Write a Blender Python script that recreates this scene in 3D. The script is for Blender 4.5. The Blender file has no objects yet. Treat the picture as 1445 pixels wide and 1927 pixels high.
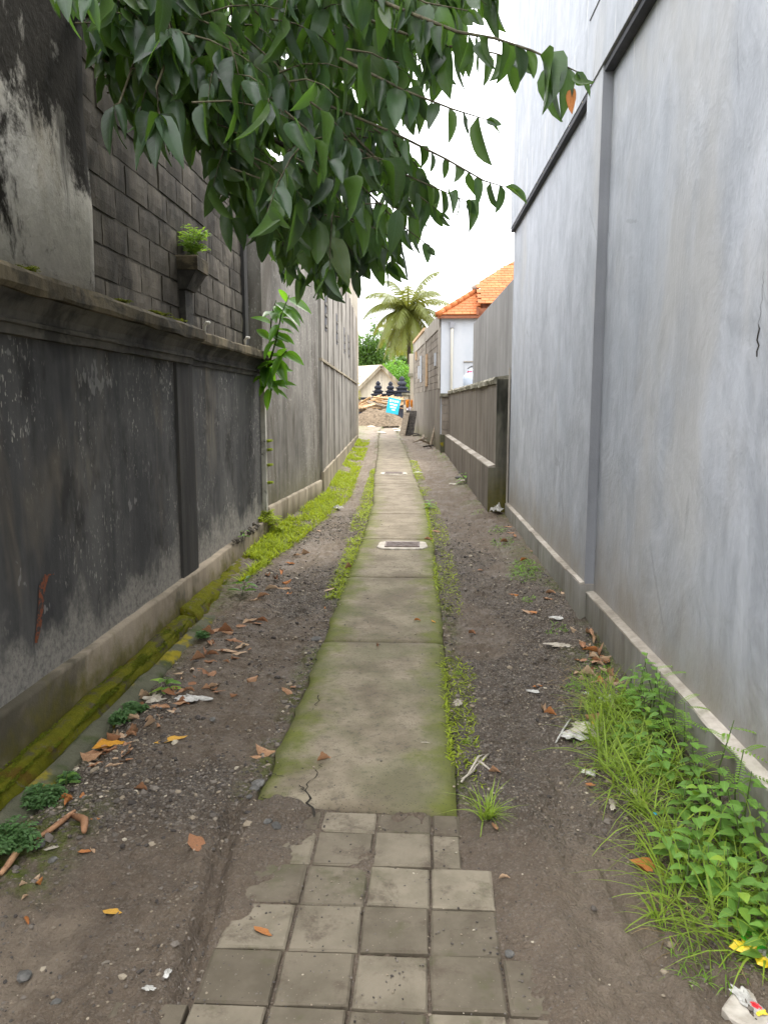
import bpy, bmesh, math, random
import numpy as np
from mathutils import Vector, Matrix

random.seed(7)
RNG = np.random.default_rng(11)
scene = bpy.context.scene
COL = scene.collection

# ------------------------------------------------------------------ camera
F, W0, H0 = 1445.0, 1445.0, 1927.0
PITCH = math.atan((H0 / 2 - 760.0) / F)
YAW = math.atan((800.0 - W0 / 2) / F * math.cos(PITCH))
EYE = Vector((0.0, 0.0, 1.55))
cd = bpy.data.cameras.new("camera")
cd.sensor_fit = 'VERTICAL'
cd.sensor_height = 36.0
cd.lens = F / H0 * 36.0
cd.clip_start = 0.05
cd.clip_end = 3000.0
cam = bpy.data.objects.new("camera", cd)
cam.location = EYE
cam.rotation_euler = (math.pi / 2 - PITCH, 0, YAW)
COL.objects.link(cam)
scene.camera = cam

# ------------------------------------------------------------------ sky, sun, exposure
SUN_EL, SUN_AZ = math.radians(56), math.radians(34)     # azimuth measured from +Y towards +X
world = bpy.data.worlds.new("World")
scene.world = world
world.use_nodes = True
wn, wl_ = world.node_tree.nodes, world.node_tree.links
for n in list(wn):
    wn.remove(n)
sky = wn.new('ShaderNodeTexSky')
sky.sky_type = 'NISHITA'
sky.sun_disc = False
sky.sun_elevation = SUN_EL
sky.sun_rotation = SUN_AZ
sky.air_density = 1.0
sky.dust_density = 4.0
sky.ozone_density = 1.0
hsv = wn.new('ShaderNodeHueSaturation')          # thin bright overcast: the blue is veiled
hsv.inputs['Saturation'].default_value = 0.22
bg = wn.new('ShaderNodeBackground')
bg.inputs['Strength'].default_value = 0.15
wo = wn.new('ShaderNodeOutputWorld')
wl_.new(sky.outputs[0], hsv.inputs['Color'])
veil = wn.new('ShaderNodeMix'); veil.data_type = 'RGBA'      # bright, even cloud veil over the blue
veil.inputs[0].default_value = 0.85
wtc = wn.new('ShaderNodeTexCoord'); wsep = wn.new('ShaderNodeSeparateXYZ'); wmr = wn.new('ShaderNodeMapRange'); wcol = wn.new('ShaderNodeMix')
wcol.data_type = 'RGBA'                                          # overcast sky: the zenith is brighter than the horizon, as under any cloud cover
wcol.inputs[6].default_value = (3.3, 3.35, 3.45, 1); wcol.inputs[7].default_value = (9.4, 9.5, 9.8, 1)
wl_.new(wtc.outputs['Generated'], wsep.inputs[0]); wl_.new(wsep.outputs[2], wmr.inputs['Value']); wl_.new(wmr.outputs['Result'], wcol.inputs[0]); wl_.new(wcol.outputs[2], veil.inputs[7])
wl_.new(hsv.outputs[0], veil.inputs[6])
wl_.new(veil.outputs[2], bg.inputs['Color'])
wl_.new(bg.outputs[0], wo.inputs['Surface'])

sd = bpy.data.lights.new("sun", 'SUN')
sd.energy = 0.5
sd.angle = math.radians(10)
sd.color = (1.0, 0.95, 0.86)
sun = bpy.data.objects.new("sun", sd)
sv = Vector((math.sin(SUN_AZ) * math.cos(SUN_EL), math.cos(SUN_AZ) * math.cos(SUN_EL), math.sin(SUN_EL)))
sun.rotation_euler = sv.to_track_quat('Z', 'Y').to_euler()
sun.location = sv * 30
COL.objects.link(sun)

scene.view_settings.view_transform = 'Standard'
scene.view_settings.look = 'None'
scene.view_settings.gamma = 1.0
scene.view_settings.exposure = 2.15

# ------------------------------------------------------------------ small maths
_R = Matrix.Rotation(YAW, 3, 'Z') @ Matrix.Rotation(math.pi / 2 - PITCH, 3, 'X')

def ray(px, py):
    return _R @ Vector((px - W0 / 2, -(py - H0 / 2), -F))

def at(px, py, Y):
    """world point at distance Y along the alley seen at that place of the photograph"""
    d = ray(px, py)
    return EYE + d * (Y / d.y)

def hash2(ix, iy, seed):
    n = (ix.astype(np.int64) * 374761393 + iy.astype(np.int64) * 668265263 + seed * 974634777) & 0x7fffffff
    n = ((n ^ (n >> 13)) * 1274126177) & 0x7fffffff
    return ((n ^ (n >> 16)) & 0xffff) / 65535.0

def vnoise(x, y, seed=0):
    x = np.asarray(x, float); y = np.asarray(y, float)
    ix = np.floor(x); iy = np.floor(y)
    fx = x - ix; fy = y - iy
    fx = fx * fx * (3 - 2 * fx); fy = fy * fy * (3 - 2 * fy)
    a = hash2(ix, iy, seed); b = hash2(ix + 1, iy, seed)
    c = hash2(ix, iy + 1, seed); d = hash2(ix + 1, iy + 1, seed)
    return (a * (1 - fx) + b * fx) * (1 - fy) + (c * (1 - fx) + d * fx) * fy

def fbm(x, y, seed=0, oct=4):
    s = 0.0; a = 0.5; t = 0.0
    for i in range(oct):
        s = s + a * vnoise(np.asarray(x) * 2 ** i, np.asarray(y) * 2 ** i, seed + i * 17)
        t += a; a *= 0.5
    return s / t

def sstep(a, b, x):
    t = np.clip((np.asarray(x, float) - a) / (b - a), 0, 1)
    return t * t * (3 - 2 * t)

PCY = [0, 2.7, 5, 8, 10.9, 15, 21, 28, 34]
PCX = [-.253, -.253, -.26, -.285, -.355, -.60, -.89, -1.3, -1.6]
def pc(y):
    return np.interp(y, PCY, PCX)
PHW = 0.385

def wl(y):      # foot of the walls on the left
    return np.interp(y, [0, 8.6, 11.8, 26.0, 40], [-1.8, -1.8, -1.62, -2.30, -2.97])
def wr(y):      # foot of the walls on the right
    return np.interp(y, [0, 2.5, 9.83, 9.84, 20.1, 20.5, 31, 40], [1.18, 1.14, 1.03, .82, .51, .39, -.45, -1.1])

def slope(y):
    return 0.015 * np.log1p(np.exp((np.asarray(y, float) - 4.0) * 2.0)) / 2.0

def ground_z(x, y):
    x = np.asarray(x, float); y = np.asarray(y, float)
    z = slope(y)
    c = pc(y)
    dp = np.abs(x - c) - PHW                      # distance from the path's edge
    inpath = (y > 2.74)
    near = np.clip(1 - (y - 9) / 12, 0.25, 1)
    n1 = fbm(x * 2.2, y * 1.4, 3) - .5
    n2 = fbm(x * 14, y * 10, 5, 3) - .5
    n3 = fbm(x * 55, y * 50, 9, 2) - .5
    n4 = fbm(x * 24, y * 22, 13, 3)
    bumps = .05 * n1 + .030 * n2 + .016 * n3 + .012 * sstep(.55, .75, n4) - .010 * sstep(.45, .28, n4)
    # wheel tracks, pressed a little lower
    tl = c - PHW - .42; tr = c + PHW + .40
    bumps = bumps - .020 * np.exp(-((x - tl) / .17) ** 2) - .018 * np.exp(-((x - tr) / .17) ** 2)
    bumps = bumps + .012 * np.exp(-(np.abs(dp) / .10) ** 2)
    bumps = bumps + .035 * sstep(.28, .0, x - wl(y)) * sstep(5.6, 6.4, y) - .045 * sstep(.46, .24, x - wl(y)) * sstep(6.2, 5.2, y) + .05 * sstep(.32, .02, wr(y) - x)
    # deep narrow rut left of the pavers, lip of pressed mud on the right
    wob = .03 * (fbm(y * 3, y * 0 + 2, 21) - .5)
    rx = -.70 + .12 * (2.5 - y) + wob
    on = sstep(2.95, 2.6, y) * sstep(1.2, 1.5, y)
    bumps = bumps - .055 * on * np.exp(-((x - rx) / .030) ** 2) + .036 * on * np.exp(-((x - rx - .085) / .05) ** 2)
    bumps = bumps + .012 * on * np.exp(-((x - rx + .07) / .04) ** 2)
    lx = .735 + .10 * (2.9 - y) + wob
    on2 = sstep(3.35, 3.0, y) * sstep(1.5, 1.8, y)
    bumps = bumps + on2 * (.030 * sstep(lx - .02, lx - .006, x) * sstep(lx + .40, lx + .1, x)) - on2 * .034 * np.exp(-((x - lx - .012) / .016) ** 2)
    bumps = bumps - on2 * .014 * np.exp(-((x - lx + .17) / .012) ** 2)
    side = z + bumps + .004
    under = z - .05 + 0 * x
    w = sstep(.012, -.012, dp)
    zp = np.where(inpath, side * (1 - w) + under * w, side)
    # pavers: earth lies in the joints and creeps over some of them
    pw = sstep(-.66, -.56, x) * sstep(.52, .40, x) * sstep(2.80, 2.74, y)
    mud = fbm(x * 5.5, y * 5.5, 33, 4)
    creep = .034 * sstep(.47, .62, mud) * sstep(2.15, 2.72, y) \
        + .04 * sstep(-.38, -.74, x + .18 * (y - 2.2) * -1 + .22 * (mud - .5)) * sstep(1.95, 2.15, y + .3 * (mud - .5)) \
        + .035 * sstep(.22, .42, x - .10 * (mud - .5) + .10 * (y - 2.0)) 
    joint = z - .004 + .020 * n2 + .016 * n3 + creep
    zp = zp * (1 - pw) + joint * pw
    # the heap of earth at the end of the alley
    return zp

def gz(x, y):
    return float(ground_z(np.array([x]), np.array([y]))[0])

def gp(px, py):
    """point of the ground seen at that place of the photograph"""
    d = ray(px, py)
    t = 1.0
    Y = 3.0
    for i in range(40):
        z = float(slope(Y))
        t = (z - EYE.z) / d.z
        Yn = d.y * t
        Y = Y + .6 * (Yn - Y)
    p = EYE + d * t
    return Vector((p.x, p.y, gz(p.x, p.y)))

# ------------------------------------------------------------------ objects
def link(o, parent=None):
    COL.objects.link(o)
    if parent is not None:
        o.parent = parent
    return o

def mesh(name, verts, faces, mat=None, smooth=False):
    me = bpy.data.meshes.new(name)
    if isinstance(verts, np.ndarray):
        verts = verts.tolist()
    if isinstance(faces, np.ndarray):
        faces = faces.tolist()
    me.from_pydata(verts, [], faces)
    if mat:
        me.materials.append(mat)
    if smooth:
        me.polygons.foreach_set('use_smooth', np.ones(len(me.polygons), bool))
    me.update()
    return me

def obj(name, verts, faces, mat, parent=None, smooth=False, loc=None):
    o = bpy.data.objects.new(name, mesh(name, verts, faces, mat, smooth))
    link(o, parent)
    if loc is not None:
        o.location = loc
    return o

def tag(o, label=None, cat=None, group=None, kind=None):
    if label: o['label'] = label
    if cat: o['category'] = cat
    if group: o['group'] = group
    if kind: o['kind'] = kind
    return o

def thing(name, label, cat, loc=(0, 0, 0), rz=0.0, group=None):
    o = bpy.data.objects.new(name, None)
    o.empty_display_size = .1
    o.location = loc
    o.rotation_euler = (0, 0, rz)
    link(o)
    return tag(o, label, cat, group)

class MB:
    """collects shapes for ONE mesh"""
    def __init__(s):
        s.v = []; s.f = []
    def add(s, v, f):
        n = len(s.v)
        s.v += [tuple(p) for p in v]
        s.f += [tuple(i + n for i in q) for q in f]
        return s
    def box(s, x0, x1, y0, y1, z0, z1):
        return s.add([(x0, y0, z0), (x1, y0, z0), (x1, y1, z0), (x0, y1, z0), (x0, y0, z1), (x1, y0, z1), (x1, y1, z1), (x0, y1, z1)],
                     [(0, 3, 2, 1), (4, 5, 6, 7), (0, 1, 5, 4), (1, 2, 6, 5), (2, 3, 7, 6), (3, 0, 4, 7)])
    def bar(s, a, b, w, h, roll=0.0):
        a = Vector(a); b = Vector(b); d = (b - a)
        q = d.to_track_quat('X', 'Z').to_matrix() @ Matrix.Rotation(roll, 3, 'X')
        L = d.length
        pts = []
        for x in (0, L):
            for (y, z) in ((-w / 2, -h / 2), (w / 2, -h / 2), (w / 2, h / 2), (-w / 2, h / 2)):
                pts.append(a + q @ Vector((x, y, z)))
        return s.add(pts, [(0, 3, 2, 1), (4, 5, 6, 7), (0, 1, 5, 4), (1, 2, 6, 5), (2, 3, 7, 6), (3, 0, 4, 7)])
    def tube(s, pts, rad, n=6, cap=True):
        pts = [Vector(p) for p in pts]
        if not hasattr(rad, '__len__'):
            rad = [rad] * len(pts)
        rings = []
        up = Vector((0.1, 0.2, 1))
        for i, p in enumerate(pts):
            d = (pts[min(i + 1, len(pts) - 1)] - pts[max(i - 1, 0)]).normalized()
            a = d.cross(up)
            if a.length < 1e-3:
                a = d.cross(Vector((1, 0, 0)))
            a.normalize(); b = d.cross(a)
            rings.append([p + (a * math.cos(2 * math.pi * k / n) + b * math.sin(2 * math.pi * k / n)) * rad[i] for k in range(n)])
        v = [q for r in rings for q in r]
        f = []
        for i in range(len(pts) - 1):
            for k in range(n):
                f.append((i * n + k, i * n + (k + 1) % n, (i + 1) * n + (k + 1) % n, (i + 1) * n + k))
        if cap:
            f.append(tuple(range(n - 1, -1, -1)))
            f.append(tuple((len(pts) - 1) * n + k for k in range(n)))
        return s.add(v, f)
    def sweep(s, profile, ys, jit=0.0, seed=0, xoff=None, cap=True):
        """closed profile [(x,z)] swept along y with a worn, uneven surface"""
        n = len(profile); base = len(s.v)
        v = []
        for j, y in enumerate(ys):
            for i, (x, z) in enumerate(profile):
                jx = jit * (float(fbm(y * 4 + i * 7.3, i * 3.1, seed, 3)) - .5) * 2
                jz = jit * (float(fbm(y * 4 + i * 5.7, i * 2.3 + 50, seed + 3, 3)) - .5) * 2
                xo = xoff(y) if xoff else 0
                v.append((x + jx + xo, y, z + jz))
        f = []
        for j in range(len(ys) - 1):
            for i in range(n):
                f.append((j * n + i, (j + 1) * n + i, (j + 1) * n + (i + 1) % n, j * n + (i + 1) % n))
        if cap:
            f.append(tuple(range(n)))
            f.append(tuple((len(ys) - 1) * n + i for i in range(n - 1, -1, -1)))
        return s.add(v, f)
    def build(s, name, mat, parent=None, smooth=False, loc=None):
        return obj(name, s.v, s.f, mat, parent, smooth, loc)

def bev_box(x0, x1, y0, y1, z0, z1, b=.006):
    """box with chamfered top and vertical edges kept cheap (top chamfer only)"""
    v = [(x0, y0, z0), (x1, y0, z0), (x1, y1, z0), (x0, y1, z0),
         (x0, y0, z1 - b), (x1, y0, z1 - b), (x1, y1, z1 - b), (x0, y1, z1 - b),
         (x0 + b, y0 + b, z1), (x1 - b, y0 + b, z1), (x1 - b, y1 - b, z1), (x0 + b, y1 - b, z1)]
    f = [(0, 3, 2, 1), (0, 1, 5, 4), (1, 2, 6, 5), (2, 3, 7, 6), (3, 0, 4, 7),
         (4, 5, 9, 8), (5, 6, 10, 9), (6, 7, 11, 10), (7, 4, 8, 11), (8, 9, 10, 11)]
    return v, f

def poly_slab(poly, zb, zt, b=.012):
    """thick slab from an outline (counter-clockwise), top edge worn round; zt is a function of y"""
    n = len(poly)
    P = [Vector((x, y)) for x, y in poly]
    ins = []
    for i in range(n):
        a, c, d = P[i - 1], P[i], P[(i + 1) % n]
        e1 = (c - a); e2 = (d - c)
        n1 = Vector((-e1.y, e1.x)); n2 = Vector((-e2.y, e2.x))
        m = (n1.normalized() + n2.normalized())
        if m.length < 1e-6:
            m = n1
        ins.append(c + m.normalized() * b)
    v = [(p.x, p.y, zb) for p in P] + [(p.x, p.y, zt(p.y) - b) for p in P] + [(p.x, p.y, zt(p.y)) for p in ins]
    f = []
    for i in range(n):
        j = (i + 1) % n
        f.append((i, j, n + j, n + i))
        f.append((n + i, n + j, 2 * n + j, 2 * n + i))
    f.append(tuple(2 * n + i for i in range(n)))
    return v, f

# ------------------------------------------------------------------ materials
class Mat:
    def __init__(s, name):
        s.m = bpy.data.materials.new(name)
        s.m.use_nodes = True
        s.t = s.m.node_tree
        s.b = s.t.nodes['Principled BSDF']
        s.out = s.t.nodes['Material Output']
        s.b.inputs['Specular IOR Level'].default_value = .3
        s._pos = None
    def n(s, typ, **kw):
        nd = s.t.nodes.new(typ)
        for k, v in kw.items():
            setattr(nd, k, v)
        return nd
    def set(s, sock, val):
        if val is None: return
        if isinstance(val, bpy.types.NodeSocket):
            s.t.links.new(val, sock)
        elif hasattr(val, '__len__') and len(val) == 3 and sock.type == 'RGBA':
            sock.default_value = (*val, 1)
        else:
            sock.default_value = val
    def pos(s):
        if s._pos is None:
            s._pos = s.n('ShaderNodeNewGeometry').outputs['Position']
        return s._pos
    def objc(s):
        return s.n('ShaderNodeTexCoord').outputs['Object']
    def mapv(s, scale=(1, 1, 1), loc=(0, 0, 0), vec=None):
        nd = s.n('ShaderNodeMapping')
        s.set(nd.inputs['Vector'], vec or s.pos())
        nd.inputs['Scale'].default_value = scale
        nd.inputs['Location'].default_value = loc
        return nd.outputs[0]
    def noise(s, scale=5, detail=5, rough=.6, vec=None, dist=0.0):
        nd = s.n('ShaderNodeTexNoise')
        s.set(nd.inputs['Vector'], vec or s.pos())
        nd.inputs['Scale'].default_value = scale
        nd.inputs["Detail"].default_value = min(detail, 4) if detail < 8 else detail
        nd.inputs['Roughness'].default_value = rough
        nd.inputs['Distortion'].default_value = dist
        return nd.outputs['Fac']
    def vor(s, scale=20, vec=None, feature='F1', out='Distance', rand=1.0):
        nd = s.n('ShaderNodeTexVoronoi', feature=feature)
        s.set(nd.inputs['Vector'], vec or s.pos())
        nd.inputs['Scale'].default_value = scale
        nd.inputs['Randomness'].default_value = rand
        return nd.outputs[out]
    def ramp(s, fac, a, b, lo=0.0, hi=1.0):
        nd = s.n('ShaderNodeMapRange')
        nd.interpolation_type = 'SMOOTHSTEP'
        s.set(nd.inputs['Value'], fac)
        nd.inputs['From Min'].default_value = a
        nd.inputs['From Max'].default_value = b
        nd.inputs['To Min'].default_value = lo
        nd.inputs['To Max'].default_value = hi
        return nd.outputs['Result']
    def math(s, op, a, b=None):
        nd = s.n('ShaderNodeMath', operation=op)
        s.set(nd.inputs[0], a)
        if b is not None: s.set(nd.inputs[1], b)
        return nd.outputs[0]
    def mix(s, fac, a, b, mode='MIX'):
        nd = s.n('ShaderNodeMix', data_type='RGBA', blend_type=mode)
        s.set(nd.inputs[0], fac); s.set(nd.inputs[6], a); s.set(nd.inputs[7], b)
        return nd.outputs[2]
    def sep(s, axis, vec=None):
        nd = s.n('ShaderNodeSeparateXYZ')
        s.set(nd.inputs[0], vec or s.pos())
        return nd.outputs[axis]
    def attr(s, name, out='Fac'):
        nd = s.n('ShaderNodeAttribute')
        nd.attribute_name = name
        return nd.outputs[out]
    def rnd(s):
        return s.n('ShaderNodeObjectInfo').outputs['Random']
    def bump(s, h, strength=.5, dist=.01, prev=None):
        nd = s.n('ShaderNodeBump')
        nd.inputs['Strength'].default_value = strength
        nd.inputs['Distance'].default_value = dist
        s.set(nd.inputs['Height'], h)
        if prev is not None: s.set(nd.inputs['Normal'], prev)
        return nd.outputs[0]
    def done(s, color, rough=.8, normal=None, spec=None, alpha=None, metal=None):
        s.set(s.b.inputs['Base Color'], color)
        s.set(s.b.inputs['Roughness'], rough)
        if normal is not None: s.set(s.b.inputs['Normal'], normal)
        if spec is not None: s.set(s.b.inputs['Specular IOR Level'], spec)
        if alpha is not None: s.set(s.b.inputs['Alpha'], alpha)
        if metal is not None: s.set(s.b.inputs['Metallic'], metal)
        return s.m

def cement(name, dark, light, streak=.6, stain=None, stain_at=(.55, .75), stain_amt=.7, sx=5.0, sz=.28, grit=.4, moss_z=None, moss_amt=.0, seed=0.0, speck=None, fade=None, rndv=0.0, mould=None):
    """trowelled or rendered cement, streaked by rain"""
    m = Mat(name)
    L = (seed, seed * 1.7, seed * .6)
    blot = m.noise(1.3, 6, .6, m.mapv((1, 1, .8), L))
    fine = m.noise(9, 6, .7, m.mapv((1, 1, .5), L))
    st = m.noise(1.0, 6, .65, m.mapv((sx, sx, sz), L), .3)
    st2 = m.noise(1.0, 3, .6, m.mapv((sx * 4.5, sx * 4.5, sz * 1.5), L))
    f = m.math('ADD', m.math('MULTIPLY', blot, 1 - streak), m.math('MULTIPLY', st, streak))
    f = m.math('ADD', m.math('MULTIPLY', f, .72), m.math('MULTIPLY', m.math('ADD', m.math('MULTIPLY', fine, .5), m.math('MULTIPLY', st2, .5)), .28))
    c = m.mix(m.ramp(f, .36, .64), dark, light)
    if stain is not None:
        sm = m.noise(1.0, 6, .7, m.mapv((sx * .55, sx * .55, sz * 1.3), (L[0] + 9, L[1] + 4, L[2])), .4)
        c = m.mix(m.ramp(sm, stain_at[0], stain_at[1], 0, stain_amt), c, stain)
    if mould is not None:
        mm = m.ramp(m.noise(2.0, 6, .7, m.mapv((1, 1, .55), (L[0] + 3, L[1] + 11, L[2]))), .50, .68, 0, .75)
        c = m.mix(mm, c, mould)
        fl = m.ramp(m.noise(3.3, 6, .75, m.mapv((1, 1, .7), (L[0] + 8, L[1] + 2, L[2]))), .635, .66, 0, .6)
        c = m.mix(fl, c, tuple(q * 2.0 for q in light))
    if speck is not None:
        v = m.noise(62, 2, .55, m.mapv((1, 1, .38), L))
        v2 = m.noise(34, 3, .6, m.mapv((1, 1, .22), (L[0] + 5, L[1], L[2])))
        sparse = m.math('MULTIPLY', m.ramp(m.noise(1.3, 4, .65), .38, .66), m.ramp(m.noise(9, 3, .6), .35, .6, .15, 1))
        c = m.mix(m.math('MULTIPLY', m.math('MAXIMUM', m.ramp(v, .60, .67, 0, .9), m.ramp(v2, .68, .73, 0, .85)), sparse), c, speck)
    if fade is not None:
        zf = m.math('ADD', m.sep(2), m.math('MULTIPLY', m.noise(3.5, 4, .65, m.mapv((1, 1, .7), (3, 1, 2))), -.9))
        c = m.mix(m.math('MULTIPLY', m.ramp(zf, fade[1], fade[0]), m.ramp(m.noise(30, 4, .7), .3, .6, .3, .9)), c, fade[2])
    if rndv:
        c = m.mix(m.math('MULTIPLY', m.rnd(), rndv), c, dark)
    if moss_z is not None:
        z = m.sep(2)
        hn = m.math('ADD', z, m.math('MULTIPLY', m.noise(6, 4, .6), -.5))
        c = m.mix(m.ramp(hn, moss_z[1] - .25, moss_z[0] - .25, 0, moss_amt), c, m.mix(m.noise(20, 3), (.05, .055, .012), (.16, .13, .02)))
    nb = m.bump(m.noise(3.0, 5, .55), .25, .02)
    nb = m.bump(m.math('ADD', m.noise(60, 4, .7), m.math('MULTIPLY', st2, .35)), grit, .004, nb)
    return m.done(c, .88, nb, .15)

M = {}
# right building: pale, smoothly trowelled cement
def right_cement():
    m = Mat('trowelled_cement')
    st = m.noise(1.0, 6, .6, m.mapv((3.2, 3.2, .42)), .6)
    st2 = m.noise(1.0, 4, .6, m.mapv((15, 15, .8)), .3)
    trow = m.noise(1.7, 6, .68, m.mapv((1, 1.2, .75), (4, 2, 0)), 1.0)
    mot = m.noise(7, 5, .7, m.mapv((1, 1, .7), (6, 1, 3)), .5)
    f = m.math('ADD', m.math('ADD', m.math('MULTIPLY', st, .15), m.math('MULTIPLY', mot, .27)), m.math('ADD', m.math('MULTIPLY', trow, .46), m.math('MULTIPLY', st2, .12)))
    c = m.mix(m.ramp(f, .33, .67), (.30, .316, .345), (.50, .518, .556))
    cool = m.ramp(m.noise(.8, 4, .6, m.mapv((1, 1, .6), (17, 3, 5))), .50, .66, 0, .35)
    c = m.mix(cool, c, (.44, .475, .53))
    dab = m.ramp(m.noise(26, 3, .6, m.mapv((1, 1, .45), (2, 9, 0)), .6), .66, .72, 0, .35)
    c = m.mix(dab, c, (.27, .27, .275))
    warm = m.ramp(m.noise(.9, 4, .6, m.mapv((1, 1, .5), (7, 7, 1))), .50, .68, 0, .45)
    c = m.mix(warm, c, (.46, .435, .39))
    # lime runs under the ledge
    z = m.sep(2)
    run = m.ramp(m.noise(1.0, 2, .5, m.mapv((13, 13, .55), (2, 3, 0)), 1.0), .63, .66)
    band = m.math('MULTIPLY', m.ramp(z, 3.3, 3.7), m.ramp(z, 4.9, 4.2))
    c = m.mix(m.math('MULTIPLY', m.math('MULTIPLY', run, band), .6), c, (.74, .72, .66))
    # splashed earth at the foot
    hn = m.math('ADD', z, m.math('MULTIPLY', m.noise(3, 4, .6), -.55))
    c = m.mix(m.ramp(hn, .60, -.15, 0, .75), c, (.29, .245, .18))
    # hair cracks
    e = m.vor(1.0, m.mapv((1.5, 1.5, .55), (1, 0, 0)), 'DISTANCE_TO_EDGE')
    jit = m.noise(3, 5, .65)
    cr = m.ramp(m.math('ADD', e, m.math('MULTIPLY', m.math('SUBTRACT', jit, .5), .10)), .004, .0015)
    cr = m.math('MULTIPLY', cr, m.ramp(m.noise(.8, 2), .52, .58))
    c = m.mix(m.math('MULTIPLY', cr, .22), c, (.10, .10, .10))
    nb = m.bump(trow, .35, .03)
    nb = m.bump(m.math('ADD', m.math('MULTIPLY', st2, .4), m.math('ADD', mot, m.math('MULTIPLY', m.noise(45, 4, .65), .6))), .45, .006, nb)
    return m.done(c, m.ramp(trow, .3, .7, .62, .8), nb, .3)
M['right'] = right_cement()
M['right_base'] = cement('plinth_cement', (.24, .23, .215), (.42, .405, .38), .55, (.12, .10, .075), (.5, .72), .6, sx=4, moss_z=(.0, .5), moss_amt=.35)
M['ledge'] = cement('worn_ledge_cement', (.22, .19, .15), (.52, .47, .40), .2, sx=8, sz=6)
M['reveal_shade'] = cement('grey_shade_reveal', (.20, .206, .222), (.29, .297, .315), .4)  # shade of the pilaster's side face, put into the colour
M['groove'] = cement('groove_and_shade_cement', (.07, .072, .08), (.12, .12, .13), .3)  # for grooves, vents and dark faces; also the shade painted under the beam
# left boundary wall: dark paint with lime specks
M['dark_paint'] = cement('dark_grey_wall_paint', (.050, .050, .0505), (.128, .124, .117), .5, (.20, .168, .122), (.55, .76), .6, sx=3.2, sz=.35, grit=.5, speck=(.58, .55, .48), mould=(.022, .021, .020), fade=(-.10, .12, (.29, .272, .24)))
M['pilaster'] = cement('sooty_pilaster_paint', (.030, .029, .028), (.070, .067, .062), .7, (.10, .085, .06), (.5, .7), .5, seed=3)
M['cornice'] = cement('mossy_old_cornice', (.042, .035, .023), (.185, .150, .092), .25, (.022, .020, .014), (.47, .64), .8, sx=5, sz=3, grit=1.0, seed=5)
M['moulding'] = cement('dark_moulding', (.036, .034, .031), (.115, .105, .085), .3, (.016, .016, .014), (.45, .62), .7, sx=4, sz=3, grit=.8, seed=8)
M['left_base'] = cement('brown_plinth_render', (.165, .137, .10), (.33, .275, .205), .3, (.055, .050, .034), (.45, .63), .85, sx=2.4, sz=.9, grit=.7, moss_z=(.0, .22), moss_amt=.85, seed=2)
M['block'] = cement('weathered_block', (.042, .037, .029), (.185, .160, .126), .5, (.018, .016, .013), (.45, .66), .85, sx=5, sz=.8, grit=1.0, seed=4, rndv=.6)
M['mortar'] = cement('old_mortar', (.034, .030, .024), (.095, .082, .064), .3, grit=.9, seed=6)
M['grey_old'] = cement('weathered_grey_render', (.105, .098, .086), (.30, .28, .245), .45, (.07, .058, .043), (.48, .68), .75, sx=2.6, sz=.35, grit=.4, moss_z=(.15, .9), moss_amt=.5, seed=9, speck=(.6, .57, .5))
M['grey_old2'] = cement('weathered_pale_render', (.15, .138, .12), (.36, .335, .295), .42, (.10, .085, .066), (.48, .70), .7, sx=1.8, sz=.4, grit=.4, moss_z=(.2, .8), moss_amt=.3, seed=12)
M['base_tan'] = cement('tan_plinth', (.19, .158, .11), (.40, .345, .26), .4, (.085, .073, .045), (.47, .68), .7, seed=14)
M['low_wall'] = cement('brown_grey_render', (.105, .090, .074), (.25, .22, .185), .65, (.075, .063, .052), (.5, .7), .5, sx=5, sz=.25, seed=16)
M['low_end'] = cement('mossy_end_render', (.045, .043, .036), (.16, .148, .115), .6, (.018, .019, .014), (.44, .60), .9, sx=4, sz=.4, moss_z=(.1, .9), moss_amt=.8, seed=18)
M['coping'] = cement('lichen_coping', (.13, .12, .085), (.42, .39, .31), .3, (.06, .06, .035), (.45, .65), .7, sx=6, sz=4, grit=.9, seed=20)
M['tall_grey'] = cement('brushed_grey_render', (.17, .165, .158), (.29, .283, .272), .6, sx=3, sz=.25, seed=22)
M['white'] = cement('white_house_paint', (.42, .445, .485), (.50, .515, .54), .4, sx=2, sz=.4, grit=.15, seed=24)
M['shed_block'] = cement('grey_brown_block', (.16, .135, .11), (.32, .28, .235), .4, (.11, .092, .072), (.5, .7), .5, sx=4, sz=1.5, grit=.8, seed=26)
M['shed_render'] = cement('streaked_render', (.135, .115, .094), (.28, .25, .21), .7, (.09, .075, .06), (.5, .7), .5, sx=4, sz=.2, moss_z=(.35, 1.0), moss_amt=.5, seed=28)
M['beam'] = cement('concrete_beam', (.26, .23, .19), (.42, .385, .335), .5, seed=30)
M['cream'] = cement('cream_gable_plaster', (.42, .37, .29), (.66, .60, .49), .5, (.30, .26, .20), (.5, .7), .5, seed=32)
M['shrine'] = cement('black_shrine_stone', (.018, .020, .028), (.055, .058, .072), .3, sx=6, sz=3, seed=34)

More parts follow.
